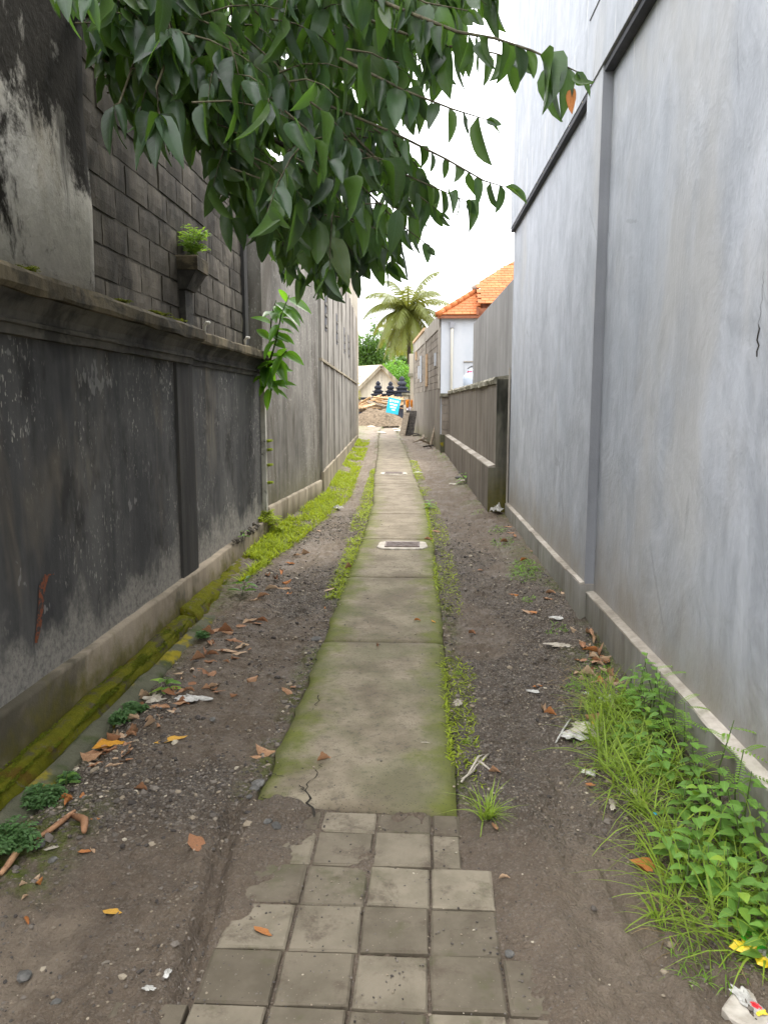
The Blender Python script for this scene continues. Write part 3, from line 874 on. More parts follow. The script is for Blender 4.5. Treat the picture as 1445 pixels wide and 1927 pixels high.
# ================================================================== UPPER LEFT: old plastered pillar and block wall
t = thing('plaster_pillar', 'tall old wall pier with peeling white plaster and black soot above the cornice', 'pillar', (XL - .02, 3.4, 2.1))
m = MB()
ysq = frange(-.9, .86, .06)
m.sweep([(-.5, -.02), (.0, -.02), (.012, .5), (-.008, 1.0), (.010, 1.6), (0, 2.3), (0, 3.0), (-.5, 3.0)], ysq, .008, 22)
m.build('plaster', M['peeling'], t, True)
XB = -1.93
bw = thing('block_wall', 'bare sooty concrete block wall standing on the cornice behind the leaves', 'wall', (XB, 4.3, 2.1))
m = MB(); m.box(-.14, -.010, 0, 4.25, -.02, 1.76); m.build('mortar_bed', M['mortar'], bw)
bl = .405; ch = .195
vb, fb = [], []
b = .012
def block_mesh(L, seed):
    R = random.Random(seed)
    n = 5
    v = []
    # chipped face: front grid with uneven rim
    for j in range(4):
        for i in range(n + 1):
            y = L * i / n; z = (ch - .016) * j / 3
            rim = (i in (0, n)) or (j in (0, 3))
            x = (-.005 if rim else 0) + R.uniform(-.003, .003)
            v.append((x, y + (R.uniform(-.004, .004) if 0 < i < n else 0), z + (R.uniform(-.003, .003))))
    f = [(j * (n + 1) + i, j * (n + 1) + i + 1, (j + 1) * (n + 1) + i + 1, (j + 1) * (n + 1) + i) for j in range(3) for i in range(n)]
    rim = [i for i in range(n + 1)] + [j * (n + 1) + n for j in range(1, 4)] + [3 * (n + 1) + i for i in range(n - 1, -1, -1)] + [j * (n + 1) for j in range(2, 0, -1)]
    k0 = len(v)
    for k in rim:
        x, y, z = v[k]; v.append((-.05, y, z))
    for k in range(len(rim)):
        k2 = (k + 1) % len(rim)
        f.append((rim[k2], rim[k], k0 + k, k0 + k2))
    return v, f
variants = {}
for L in (bl - .014, bl / 2 - .014):
    variants[L] = [mesh('block', *block_mesh(L, s + int(L * 100)), M['block']) for s in range(6)]
for r in range(9):
    y = 0.0 - (.2 if r % 2 else 0.02)
    while y < 4.15:
        L = bl - .014
        yy = y
        if yy < -.05:
            yy = .0; L = bl / 2 - .014
        if yy + L > 4.26: L = bl / 2 - .014
        if yy + L > 4.30: break
        me = variants[L][rr.randrange(6)]
        o = bpy.data.objects.new('block', me); link(o, bw)
        o.location = (rr.uniform(-.004, .007), yy + .007, r * ch + .008 + rr.uniform(-.004, .004))
        y = yy + L + .014
m = MB(); m.box(-.16, .03, 3.92, 4.07, 0, 1.90); o = m.build('post', M['pilaster'], bw)
# carved stone bracket with a fern on it
p = at(362, 560, 6.15)
br = thing('stone_bracket', 'small carved stone bracket jutting from the block wall with a fern on top', 'bracket', (XB, 6.2, 2.42))
m = MB(); m.add(*bev_box(-.02, .17, -.15, .15, .16, .27, .01)); m.build('bracket_slab', M['cornice'], br)
m = MB(); m.add([(-.02, -.12, .02), (.07, -.12, .02), (.07, .12, .02), (-.02, .12, .02), (-.02, -.145, .158), (.155, -.145, .158), (.155, .145, .158), (-.02, .145, .158)], [(0, 3, 2, 1), (4, 5, 6, 7), (0, 1, 5, 4), (1, 2, 6, 5), (2, 3, 7, 6), (3, 0, 4, 7)]); m.build('corbel', M['moulding'], br)
m = MB(); m.box(-.02, .05, -.10, .10, -.28, .018); m.build('corbel_stem', M['moulding'], br)
# white pipe stubs on the cornice
for (px, Y, z) in ((356, 6.12, 2.11), (443, 7.5, 2.11)):
    q = at(px, 600, Y)
    o = MB().tube([(0, 0, -.02), (0, 0, .05), (.02, -.01, .075), (.045, -.02, .07)], .014, 8).build('pipe_stub', M['pvc'], None, True, (-1.74, Y, z))
    tag(o, 'short white plastic pipe stub bent over on the cornice', 'pipe', 'pipe stubs on the cornice')

# ================================================================== LEFT: further walls
def wall_frame(name, label, cat, a, b):
    """Empty at a, its +Y running towards b, +X towards the alley"""
    ang = math.atan2(-(b[0] - a[0]), b[1] - a[1])
    return thing(name, label, cat, (a[0], a[1], 0), ang), math.hypot(b[0] - a[0], b[1] - a[1])
ow, L2 = wall_frame('rendered_wall', 'tall grey rain-streaked rendered wall with mossy foot past the boundary wall', 'wall', (-1.8, 8.58), (-1.62, 11.8))
m = MB(); m.box(-.25, 0, 0, L2, .2, 4.35); m.build('wall_panel', M['grey_old'], ow)
m = MB(); m.sweep([(-.2, -.1), (.035, -.1), (.035, .36), (.022, .385), (-.2, .39)], frange(0, L2 + .02, .06), .008, 44); m.build('plinth', M['base_tan'], ow, True)
fw, L3 = wall_frame('panelled_wall', 'long pale grey wall with vertical grooves and small vents running to the alley end', 'wall', (-1.60, 11.83), (-2.30, 26.0))
m = MB(); m.box(-.25, 0, 0, L3, .25, 2.2); m.build('lower_wall', M['grey_old2'], fw)
m = MB(); m.box(-.25, .03, 0, L3, 2.203, 2.245); m.build('string_course', M['base_tan'], fw)
m = MB(); m.box(-.25, -.004, 0, L3, 2.248, 4.40); m.build('upper_wall', M['grey_old2'], fw)
m = MB(); m.box(-.2, .04, 0, L3 + .02, .0, .50); m.build('plinth', M['base_tan'], fw)
for k, (y, w) in enumerate(((0.02, .30), (1.55, .12), (2.9, .25), (4.5, .15), (5.6, .3), (7.6, .3), (9.6, .3), (11.6, .3))):
    m = MB(); m.box(-.1, .012 if k % 2 else .02, y, y + w, .503, 4.40); m.build('pilaster', M['grey_old2'], fw)
    m = MB(); m.box(-.05, .004, y + w + .002, y + w + (.05 if k % 3 == 0 else .022), .504, 4.39); m.build('groove', M['groove'], fw)
for y in (1.0, 3.9, 6.7, 8.7):
    m = MB(); m.box(-.1, .003, y, y + .35, 2.75, 3.35); v_ = m.build('vent', M['groove'], fw)
    for k in range(3):
        MB().box(-.05, .02, y + .02, y + .33, 2.80 + k * .18, 2.84 + k * .18).build('vent_slat', M['grey_old2'], v_)
m = MB(); m.box(-.5, .05, L3 + .03, L3 + .45, 0, 6.6); m.build('corner_column', M['cream'], fw)
ub = thing('upper_storey', 'pale blue upper storey set back above the long panelled wall', 'building', (-3.3, 18.5, 0))
m = MB(); m.box(-4, 0, 0, 7.0, 0, 6.1); m.build('wall', M['glass_blue'], ub)
m = MB(); m.box(-4.2, .15, -.2, 7.2, 6.103, 6.25); m.build('roof_slab', M['beam'], ub)
for k in range(3):
    m = MB(); m.box(-.02, .03, .6 + k * 2.1, 1.9 + k * 2.1, 4.6, 5.7); m.build('window', M['groove'], ub)
bk = thing('brick_parapet', 'orange brick pier standing on the panelled wall among the leaves', 'parapet', (-2.0, 14.0, 4.46))
M['brick'] = simple('orange_brick', (.42, .15, .06), (.58, .25, .12), 9, .85, .4, rnd=.3)
for r in range(9):
    for c in range(3):
        v, f = bev_box(0, .11, 0, .205, 0, .062, .004)
        o = obj('brick', v, f, M['brick'], bk); o.location = (0, c * .215 + (.1 if r % 2 else 0), r * .07)
tp = obj('blue_tarpaulin', *(lambda n: ([(-2.4 + .03 * math.sin(i * 2.1 + j), 9.4 + i * .22, 4.36 + j * .14 - .02 * i) for j in range(5) for i in range(n)], [(j * n + i, j * n + i + 1, (j + 1) * n + i + 1, (j + 1) * n + i) for j in range(4) for i in range(n - 1)]))(8), M['blue_tarp'])
tag(tp, 'blue tarpaulin hung behind the wall, glimpsed through the leaves', 'tarpaulin')
sol = tp.modifiers.new('thick', 'SOLIDIFY'); sol.thickness = .006

# ================================================================== RIGHT BUILDING
a0, a1 = (1.10, 5.25), (1.03, 9.83)
RA = math.atan2(-(a1[0] - a0[0]), a1[1] - a0[1])
rb = thing('grey_building', 'two-storey building wall of smooth pale grey trowelled cement with ledges', 'building', (a0[0], a0[1], 0), RA)
# local: +Y along the alley, +X away from it; plinth front of the far bay at x = 0
E = 4.60
# near panel, pilaster, far panel
m = MB(); m.box(.07, .6, -6.5, .002, .2, 3.66); m.build('wall_panel', M['right'], rb)
m = MB(); m.box(.004, .62, .004, .45, .25, 3.665); m.build('pilaster', M['right'], rb)
m = MB(); m.box(.045, .61, .453, E, .2, 3.66); m.build('wall_panel', M['right'], rb)
m = MB(); m.box(.006, .069, -.004, .003, .32, 3.62); m.build('reveal_shade_strip', M['reveal_shade'], rb)  # thin darker strip painting the shaded side of the pilaster
# projecting beam over both bays, dark strips paint the shade under it
m = MB(); m.box(-.005, .63, -6.5, E, 3.668, 4.10); m.build('ring_beam', M['right'], rb)
m = MB(); m.box(.012, .5, -6.5, -.002, 3.625, 3.6672); m.build('soffit_shade_strip', M['groove'], rb)
m = MB(); m.box(.000, .5, .456, E - .01, 3.625, 3.6672); m.build('soffit_shade_strip', M['groove'], rb)
# pale blobs of mortar along the soffit edge
for k in range(10):
    y = .6 + k * .4 + rr.uniform(-.1, .1); s = rr.uniform(.008, .014)
    MB().add([(-.004, y - s, 3.645), (-.004, y + s, 3.642), (-.004, y, 3.655), (-.012, y, 3.648)], [(0, 1, 3), (1, 2, 3), (2, 0, 3)]).build('mortar_blob', M['ledge'], rb)
m = MB(); m.box(.012, .6, -6.5, E - .004, 4.103, 8.6); m.build('upper_wall', M['right'], rb)
m = MB(); m.box(-.012, .2, .02, .40, 4.104, 8.55); m.build('upper_pilaster', M['right'], rb)
m = MB(); m.box(-.25, .9, -6.6, E + .2, 8.603, 8.75); m.build('roof_edge', M['right'], rb)
# plinth with a worn, pale ledge
for (ya, yb, x, zt, nm) in ((-6.5, -.004, .018, .255, 'plinth'), (-.002, .455, -.028, .315, 'pilaster_base'), (.458, E, 0.0, .275, 'plinth')):
    m = MB(); m.box(x, .5, ya, yb, -.15, zt); m.build(nm, M['right_base'], rb)
    m = MB(); m.sweep([(x - .001, zt + .001), (x + .001, zt + .010), (x + .03, zt + .016), (.12, zt + .018), (.12, zt + .001)], ([-6.5, -5.4] if ya < -5 else []) + frange(max(ya, -4.4), yb, .04), .0055, 52 + int(ya * 3)); m.build('ledge_top', M['ledge'], rb)
# end face towards the gap, and a thin pipe in it
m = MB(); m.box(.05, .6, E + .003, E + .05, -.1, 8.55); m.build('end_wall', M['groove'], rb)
MB().tube([(.028, E + .03, .1), (.028, E + .03, 2.0)], .014, 6).build('corner_strip', M['beam'], rb)
# open crack in the near panel
P0 = at(1368, 560, 2.86); 
m = MB(); pts = []
for k in range(16):
    z = 1.72 + .30 * k / 15
    pts.append((.0685, -2.33 - .012 * k / 15 + .008 * math.sin(k * 2.3) + rr.uniform(-.004, .004), z))
v = []; f = []
for i, q in enumerate(pts):
    w = (.006 if i < 6 else .0016) * (1 - abs(i - 3) / 18)
    v += [(q[0], q[1] - w, q[2]), (q[0], q[1] + w, q[2])]
    if i: f.append((2 * i - 2, 2 * i - 1, 2 * i + 1, 2 * i))
obj('crack', v, f, M['crack'], rb)

# ================================================================== RIGHT: low wall, tall wall behind it
lo, LL = wall_frame('low_wall', 'low brown-grey rendered garden wall with crumbling coping and projecting plinth', 'wall', (.82, 9.95), (.515, 20.1))
m = MB(); m.box(.09, .34, .0, LL, .3, 1.80); m.build('wall_panel', M['low_wall'], lo)
m = MB(); m.box(0, .335, .02, LL, -.1, .735); m.build('plinth', M['low_wall'], lo)
m = MB(); m.sweep([(-.002, .736), (.0, .752), (.089, .775), (.089, .736)], frange(.02, LL, .2), .004, 61); m.build('plinth_cap', M['ledge'], lo)
m = MB(); m.box(.085, .36, -.045, -.002, .74, 1.86); m.box(-.004, .36, -.045, .018, -.1, .738); m.build('end_face', M['low_end'], lo)
m = MB(); m.sweep([(.06, 1.803), (.055, 1.86), (.08, 1.89), (.36, 1.92), (.36, 1.803)], frange(.12, LL, .10), .018, 63); m.build('coping', M['coping'], lo)
tw, TL = wall_frame('tall_wall', 'plain tall grey brush-rendered wall rising behind the low garden wall', 'wall', (1.20, 9.95), (1.00, 16.6))
m = MB(); m.box(0, .2, 0, TL, 0, 3.22); m.build('wall_panel', M['tall_grey'], tw)
m = MB(); m.box(-.02, .21, -.04, .22, 0, 3.225); m.build('pilaster', M['groove'], tw)
# block pier at the end of the low wall
pr = thing('block_pier', 'short stack of pale blocks ending the garden wall, green with moss below', 'pier', (.43, 20.16, 0))
for r in range(7):
    v, f = bev_box(0, .24, 0, .35, 0, .205, .008)
    o = obj('block', v, f, M['shed_block'] if r else M['low_end'], pr); o.location = (rr.uniform(-.01, .01), 0, .25 + r * .212)
m = MB(); m.box(-.03, .27, -.03, .4, -.1, .75); m.build('mossy_foot', M['foot'], pr)
m = MB(); m.box(-.05, .3, -.05, .42, 1.738, 1.82); m.build('cap', M['coping'], pr)

# ================================================================== WHITE HOUSE WITH ORANGE TILES
HX, HY, HZ = .40, 20.55, 3.78
wh = thing('white_house', 'white painted house with orange tiled hip roof and drainpipe', 'house', (HX, HY, 0))
m = MB(); m.box(0, 6, 0, 6, 0, HZ); m.build('wall', M['white'], wh)
dp_ = MB().tube([(.28, -.05, .5), (.28, -.05, 3.42), (.28, -.05, 3.5)], .035, 8).build('drainpipe', M['pvc'], wh, True)
MB().box(.23, .33, -.10, 0.0, 3.503, 3.66).build('pipe_hopper', M['grey_pvc'], wh)
m = MB(); m.box(.62, 1.6, -.02, .02, 2.30, 2.63); pn = m.build('relief_panel', M['white'], wh)
MB().box(.60, 1.62, -.05, .0, 2.633, 2.66).build('panel_hood', M['beam'], pn)
for k in range(2):
    pts = [(.70 + k * .40 + .28 * i / 8, -.028, 2.46 + .07 * math.sin(math.pi * i / 8)) for i in range(9)]
    MB().tube(pts, .010, 5).build('arched_relief', M['dark_board'], pn)
MB().add([(1.02, -.2, 2.86), (1.4, -.2, 2.86), (1.4, 0, 3.0), (1.02, 0, 2.88), (1.4, -.2, 2.90), (1.4, 0, 3.05)], [(0, 1, 2, 3), (0, 3, 5, 4), (0, 4, 1), (1, 4, 5, 2), (2, 5, 3)]).build('window_hood', M['beam'], wh)
rise = .70
def roof_pt(x, s, lift=0.0):
    return (x, -.12 + s, HZ + .02 + rise * s + lift)
m = MB(); m.box(-.10, 6, -.14, -.10, HZ - .04, HZ + .03); m.build('fascia', M['fascia'], wh)
rf = obj('roof_deck', [(-.08, -.10, HZ + .0), (6, -.10, HZ + .0), (6, 3.2, HZ + .0 + rise * 3.3), (3.22, 3.2, HZ + rise * 3.3), (-.08, 6.5, HZ)], [(0, 1, 2, 3), (0, 3, 4)], M['fascia'], wh)
tl = .175; tw_ = .20; th = math.atan(rise)
tv, tf = bev_box(0, tw_ - .004, 0, tl / math.cos(th) * .5 + .12, 0, .022, .005)
tile_me = mesh('roof_tile', tv, tf, M['tile'])
for r in range(17):
    s = r * .115
    for c in range(17):
        x = -.06 + c * tw_ + (tw_ / 2 if r % 2 else 0)
        if x < s - .10 or x > 2.9: continue
        up = .13 if x > .93 and r >= 2 else 0.0
        if x > .93 and r < 2: continue
        o = bpy.data.objects.new('roof_tile', tile_me); link(o, rf)
        q = roof_pt(x, s, .02 + up + .012)
        o.location = (q[0], q[1] - (.10 if up else 0), q[2]); o.rotation_euler = (th - .06, 0, 0)
m = MB(); m.box(.93, 3.2, -.02, .04, HZ + .06, HZ + .22); m.build('upper_fascia', M['fascia'], rf)
m = MB(); m.box(.90, .96, -.16, .30, HZ + .04, HZ + .24); m.build('fascia_end', M['fascia'], rf)
for k in range(13):
    s0 = k * .165; s1 = s0 + .19
    up = .10 if k > 5 else 0
    a = Vector((-.10 + s0, -.14 + s0, HZ + .05 + rise * s0 + up)); b_ = Vector((-.10 + s1, -.14 + s1, HZ + .065 + rise * s1 + up))
    MB().tube([a, b_], [.088, .070], 10).build('ridge_tile', M['tile'] if k != 6 else M['tile_old'], rf, True)
m = MB(); m.bar((0.02, -.02, HZ + .05), (2.2, 2.16, HZ + .05 + rise * 2.18), .20, .05); m.build('ridge_mortar', M['tile_old'], rf)
# bag hanging in front of the house
p = at(885, 722, 17.2)
bgm = MB()
prof = [(0.0, -.30), (.13, -.28), (.17, -.12), (.18, .02), (.14, .11), (.05, .17), (.07, .22), (.03, .24)]
v = []; f = []
for i, (r_, z) in enumerate(prof):
    for k in range(10):
        a = 2 * math.pi * k / 10; rr_ = r_ * (1 + .15 * math.sin(k * 3 + i))
        v.append((rr_ * math.cos(a), rr_ * math.sin(a), z))
for i in range(len(prof) - 1):
    for k in range(10): f.append((i * 10 + k, i * 10 + (k + 1) % 10, (i + 1) * 10 + (k + 1) % 10, (i + 1) * 10 + k))
hb = thing('hanging_bag', 'pale blue plastic bag tied with pink on a stake behind the garden wall', 'bag', (p.x, p.y, 1.55 + .52))
obj('bag', v, f, M['pale_blue'], hb, True)
MB().tube([(-.06, 0, .17), (0, -.05, .18), (.06, 0, .17), (0, .05, .175), (-.06, 0, .17)], .025, 6).build('knot', M['pink'], hb, True)
MB().tube([(0, .03, -2.3), (0, .03, .2)], .02, 6).build('stake', M['timber'], hb)

# ================================================================== UNFINISHED BLOCK SHED
sh, SL = wall_frame('block_shed', 'unfinished grey-brown block building with boarded slits beside the white house', 'building', (.38, 20.6), (-.45, 31.0))
m = MB(); m.box(0, .25, 0, SL, -.1, 1.95); m.build('rendered_base', M['shed_render'], sh)
m = MB(); m.box(.015, .25, 0, SL, 1.952, 3.52); m.build('mortar_bed', M['mortar'], sh)
m = MB()
for r in range(8):
    y = -(.2 if r % 2 else 0)
    while y < SL - .1:
        y0 = max(0, y); y1 = min(SL, y + .39)
        if y1 - y0 > .05:
            m.box(.0 + rr.uniform(-.005, .01), .1, y0, y1 - .012, 1.957 + r * .195, 1.957 + (r + 1) * .195 - .014)
        y += .40
tag(m.build('blockwork', M['shed_block'], sh), kind='stuff')
m = MB(); m.box(-.02, .27, 0, SL, 3.523, 3.90); m.build('ring_beam', M['beam'], sh)
for y, w in ((.0, .25), (4.6, .3), (SL - .3, .3)):
    MB().box(-.035, .2, y, y + w, 1.953, 3.95).build('pier', M['beam'], sh)
for y, w, z0, z1, mt in ((3.9, .6, 2.1, 3.1, 'fresh_wood'), (6.4, .4, 2.3, 3.2, 'white'), (7.4, .4, 2.45, 2.9, 'white'), (1.1, .3, 2.6, 2.95, 'white'), (8.9, .5, 3.2, 3.5, 'fresh_wood')):
    MB().box(-.03, .1, y, y + w, z0, z1).build('board', M[mt], sh)
MB().box(-.06, .3, 5.0, SL + .1, 3.903, 4.0).build('wall_plate', M['fresh_wood'], sh)
MB().box(0, 4, SL + .003, SL + .2, 0, 3.5).build('rear_wall', M['shed_block'], sh)
# narrow pillar and gate post beyond
gpill = thing('gate_pillar', 'slim cream rendered gate pillar with mossy cap past the block shed', 'pillar', (-.62, 31.6, .35))
MB().box(0, .28, 0, .35, 0, 2.3).build('shaft', M['cream'], gpill)
MB().box(-.08, .36, -.08, .45, 2.303, 2.42).build('cap', M['coping'], gpill)
MB().box(-.04, .32, -.04, .40, 2.423, 3.2).build('upper_shaft', M['cream'], gpill)
ga = thing('garden_wall', 'low pale block wall with mossy cap beside the heap of earth', 'wall', (-.92, 33.0, .35))
for r in range(8):
    v, f = bev_box(0, .22, 0, .9, 0, .19, .01)
    o = obj('block', v, f, M['cream'] if r % 3 else M['shed_block'], ga); o.location = (rr.uniform(-.01, .01), 0, r * .195)
MB().box(.225, .5, .02, .9, 0, 1.56).build('wall_panel', M['shed_render'], ga)
MB().box(-.08, .55, -.08, 1.0, 1.562, 1.66).build('cap', M['coping'], ga)
# cloths hung on the pillar
c1 = thing('hung_cloth', 'orange and white cloth strips hanging from the cream gate pillar', 'cloth', (-.72, 31.3, 1.0))
def rag(w, h, ox, oz, mat, nm):
    n = 6; v = []; f = []
    for j in range(5):
        for i in range(n):
            v.append((ox + w * (i / (n - 1) - .5) * (1 - .12 * j), .06 * math.sin(i * 1.9 + j), oz - h * j / 4 + .03 * math.sin(i * 2.7)))
    for j in range(4):
        for i in range(n - 1): f.append((j * n + i, j * n + i + 1, (j + 1) * n + i + 1, (j + 1) * n + i))
    o = obj(nm, v, f, M[mat], c1, True); o.modifiers.new('thick', 'SOLIDIFY').thickness = .01
rag(.16, .32, 0.0, .72, 'orange_cloth', 'orange_strip'); rag(.10, .28, .17, .70, 'orange_cloth', 'orange_strip'); rag(.18, .26, .06, .42, 'white_cloth', 'white_strip')

# ================================================================== LEAF AND STONE TEMPLATES
def leaf_tpl(n=7, fold=.22, curl=.25, wave=0.0, tip=.75, pet=.0):
    v = []; f = []
    for i in range(n):
        t = i / (n - 1)
        w = max(.0, math.sin(math.pi * t ** tip)) ** .75 * .5
        if i == n - 1: w = .004
        if i == 0: w = .02
        zc = -curl * t * t
        for s in (-1, 0, 1):
            v.append((t, s * w, zc + fold * abs(s) * w + wave * math.sin(t * 9 + s) * abs(s)))
    for i in range(n - 1):
        for k in range(2):
            a = i * 3 + k
            f.append((a, a + 3, a + 4, a + 1))
    return np.array(v), np.array(f)
def blade_tpl(n=5, bend=.55):
    v = []; f = []
    for i in range(n):
        t = i / (n - 1)
        w = .5 * (1 - t ** 2.2) + .02
        x = t * (1 - .25 * bend * t); z = -bend * t * t * .8
        v += [(x, -w, z), (x, w, z)]
        if i: f.append((2 * i - 2, 2 * i, 2 * i + 1, 2 * i - 1))
    return np.array(v), np.array(f)

def leaf_attrs(me, tv, reps=1):
    for nm, arr in (('lt', tv[:, 0]), ('lv', 1 + 2 * np.abs(tv[:, 1]))):
        a = me.attributes.new(nm, 'FLOAT', 'POINT')
        a.data.foreach_set('value', np.tile(arr.astype(np.float32), reps))
    return me

def frames(d, n):
    d = d / np.linalg.norm(d, axis=1, keepdims=True)
    b = np.cross(n, d); b /= np.linalg.norm(b, axis=1, keepdims=True) + 1e-9
    n2 = np.cross(d, b)
    return d, b, n2

def batch(name, tpl, pos, d, n, L, Wd, var, mat, parent=None, loc=(0, 0, 0), smooth=True):
    """many small leaves as one mesh"""
    tv, tf = tpl
    pos = np.asarray(pos, float) - np.array(loc)
    d, b, n2 = frames(np.asarray(d, float), np.asarray(n, float))
    N = len(pos); K = len(tv)
    L = np.asarray(L)[:, None, None]; Wd = np.asarray(Wd)[:, None, None]
    V = pos[:, None, :] + tv[None, :, 0:1] * L * d[:, None, :] + tv[None, :, 1:2] * Wd * b[:, None, :] + tv[None, :, 2:3] * L * n2[:, None, :]
    Fc = tf[None, :, :] + (np.arange(N) * K)[:, None, None]
    o = obj(name, V.reshape(-1, 3), Fc.reshape(-1, tf.shape[1]), mat, parent, smooth, loc)
    a = o.data.attributes.new('var', 'FLOAT', 'POINT')
    a.data.foreach_set('value', np.repeat(np.asarray(var, np.float32), K))
    if K >= 18: leaf_attrs(o.data, tv, N)
    return o

def mat_from(d, n):
    d = Vector(d).normalized(); n = Vector(n)
    b = n.cross(d).normalized(); n = d.cross(b)
    return Matrix((d, b, n)).transposed()

LT = [leaf_tpl(7, .22, .22), leaf_tpl(7, .10, .42, .02, .66), leaf_tpl(8, .45, .10, .03, .8), leaf_tpl(8, .8, .30, .04, .7), leaf_tpl(7, .12, -.12, .03, .6)]

# ================================================================== GRAVEL
def gravel():
    phi = (1 + 5 ** .5) / 2
    ico = np.array([(-1, phi, 0), (1, phi, 0), (-1, -phi, 0), (1, -phi, 0), (0, -1, phi), (0, 1, phi), (0, -1, -phi), (0, 1, -phi), (phi, 0, -1), (phi, 0, 1), (-phi, 0, -1), (-phi, 0, 1)]) / math.sqrt(1 + phi * phi)
    icf = np.array([(0, 11, 5), (0, 5, 1), (0, 1, 7), (0, 7, 10), (0, 10, 11), (1, 5, 9), (5, 11, 4), (11, 10, 2), (10, 7, 6), (7, 1, 8), (3, 9, 4), (3, 4, 2), (3, 2, 6), (3, 6, 8), (3, 8, 9), (4, 9, 5), (2, 4, 11), (6, 2, 10), (8, 6, 7), (9, 8, 1)])
    N = 90000
    y = 1.45 + 8.5 * RNG.random(N) ** 1.6
    x = RNG.uniform(-1.62, 1.12, N)
    c = pc(y)
    nB = fbm(x * 1.1, y * .8, 47); nC = fbm(x * 4, y * 4, 49)
    w = .10 + .9 * sstep(.36, .56, nB) * sstep(2.3, 2.9, y) + .35 * sstep(.5, .65, nC)
    tl = c - PHW - .42; tr = c + PHW + .40
    w = w * (1 - .55 * np.exp(-((x - tr) / .16) ** 2) * sstep(4.2, 3.4, y))
    dp = np.abs(x - c) - PHW
    w = w + .9 * sstep(.14, .02, np.abs(dp)) * (y > 2.8)
    w = np.where((dp < .0) & (y > 2.72), .012, w)
    w = np.where((x > -.6) & (x < .45) & (y < 2.75), .10, w)
    w = np.where((x > wr(y) - .04) | (x < wl(y) + .28), 0, w)
    keep = RNG.random(N) < w
    x, y = x[keep], y[keep]
    n = len(x)
    r = .0028 * np.exp(RNG.normal(0, .55, n)) * (1 + .10 * np.clip(y - 3, 0, 6))
    r = r * np.where((x < -.66) & (y > 2.4) & (y < 5.5), 1.45, 1.0)
    r = np.clip(r, .0018, .019)
    r = np.where((x > -.6) & (x < .45) & (y < 2.75), np.minimum(r, .0038), r)
    on = (np.abs(x - pc(y)) < PHW) & (y > 2.76)
    z = np.where(on, slope(y) + .029, ground_z(x, y))
    z = np.where((x > -.58) & (x < .44) & (y < 2.73), np.maximum(z, .012), z)
    r = np.where(on, np.minimum(r, .006), r)
    sc = np.stack([r * RNG.uniform(.8, 1.5, n), r * RNG.uniform(.7, 1.2, n), r * RNG.uniform(.45, .8, n)], 1)
    a = RNG.uniform(0, 6.28, n)
    T = ico[None] * (1 + .22 * RNG.standard_normal((n, 12, 1)) * .6) * sc[:, None, :]
    X = T[..., 0] * np.cos(a)[:, None] - T[..., 1] * np.sin(a)[:, None]
    Yy = T[..., 0] * np.sin(a)[:, None] + T[..., 1] * np.cos(a)[:, None]
    V = np.stack([X + x[:, None], Yy + y[:, None], T[..., 2] + (z + sc[:, 2] * .05)[:, None]], -1)
    Fc = icf[None] + (np.arange(n) * 12)[:, None, None]
    o = obj('gravel', V.reshape(-1, 3), Fc.reshape(-1, 3), gravel_mat, None, False)
    at_ = o.data.attributes.new('var', 'FLOAT', 'POINT')
    at_.data.foreach_set('value', np.repeat(RNG.random(n).astype(np.float32), 12))
    tag(o, 'loose dark gravel and small pebbles on the earth', 'gravel', kind='stuff')
def _gm():
    m = Mat('gravel_stone')
    r = m.attr('var')
    c = m.mix(m.ramp(r, 0, .70), (.050, .042, .036), (.17, .145, .118))
    c = m.mix(m.ramp(r, .76, .88), c, (.27, .22, .155))
    c = m.mix(m.ramp(r, .962, .98), c, (.44, .385, .29))
    return m.done(c, .75, None, .3)
gravel_mat = _gm()
gravel()

# a few bigger stones
def stone(p, r, label, group=None, mat='stone', seed=0, squash=.6):
    R = random.Random(seed)
    bm = bmesh.new(); bmesh.ops.create_icosphere(bm, subdivisions=2, radius=r)
    for v in bm.verts:
        k = 1 + .25 * (float(fbm(v.co.x / r * 1.3 + seed, v.co.y / r * 1.3 + v.co.z / r, seed, 2)) - .5) * 2
        v.co = Vector((v.co.x * k * 1.25, v.co.y * k, v.co.z * k * squash))
    me = bpy.data.meshes.new('stone'); bm.to_mesh(me); bm.free(); me.materials.append(M[mat])
    o = bpy.data.objects.new('stone', me); link(o); o.location = (p.x, p.y, p.z + r * squash * .45); o.rotation_euler = (0, 0, R.uniform(0, 6))
    tag(o, label, 'stone', group)
GS = 'single stones lying in the alley'
stone(gp(487, 1487), .024, 'greenish round pebble against the broken corner of the first slab', GS, seed=1)
stone(gp(46, 1832), .020, 'rounded grey pebble on the sandy patch', GS, seed=2)
stone(gp(78, 1592), .017, 'grey angular stone on the mossy ground by the wall', GS, seed=3)
stone(gp(99, 1622), .014, 'dark grey pebble beside a pale wood chip', GS, seed=4)
stone(gp(106, 1877), .012, 'small oval pebble lying in dark earth', GS, seed=5)
stone(gp(595, 1205), .036, 'flat grey stone beside the long path slab', GS, seed=6, squash=.35)
stone(gp(400, 1352), .016, 'flat grey pebble near the orange leaf', GS, seed=7)
stone(gp(958, 1797), .014, 'bluish grey pebble beside the outer paver', GS, seed=8)
for k, (x, y) in enumerate(((735, 1572), (765, 1568), (480, 1500), (492, 1480), (505, 1560), (520, 1567), (470, 1520))):
    stone(gp(x, y), .012 + .003 * (k % 3), 'small stone lodged along the broken edge of the slab', 'stones along the broken slab edge', seed=20 + k)
for k, (x, y) in enumerate(((872, 910), (862, 905), (880, 902), (850, 912), (893, 912), (868, 896), (858, 914))):
    stone(gp(x, y), .045 + .015 * (k % 3), 'chunk of broken rubble below the brown garden wall', 'rubble chunks by the garden wall', seed=40 + k, mat='stone' if k % 3 else 'patch', squash=.45)
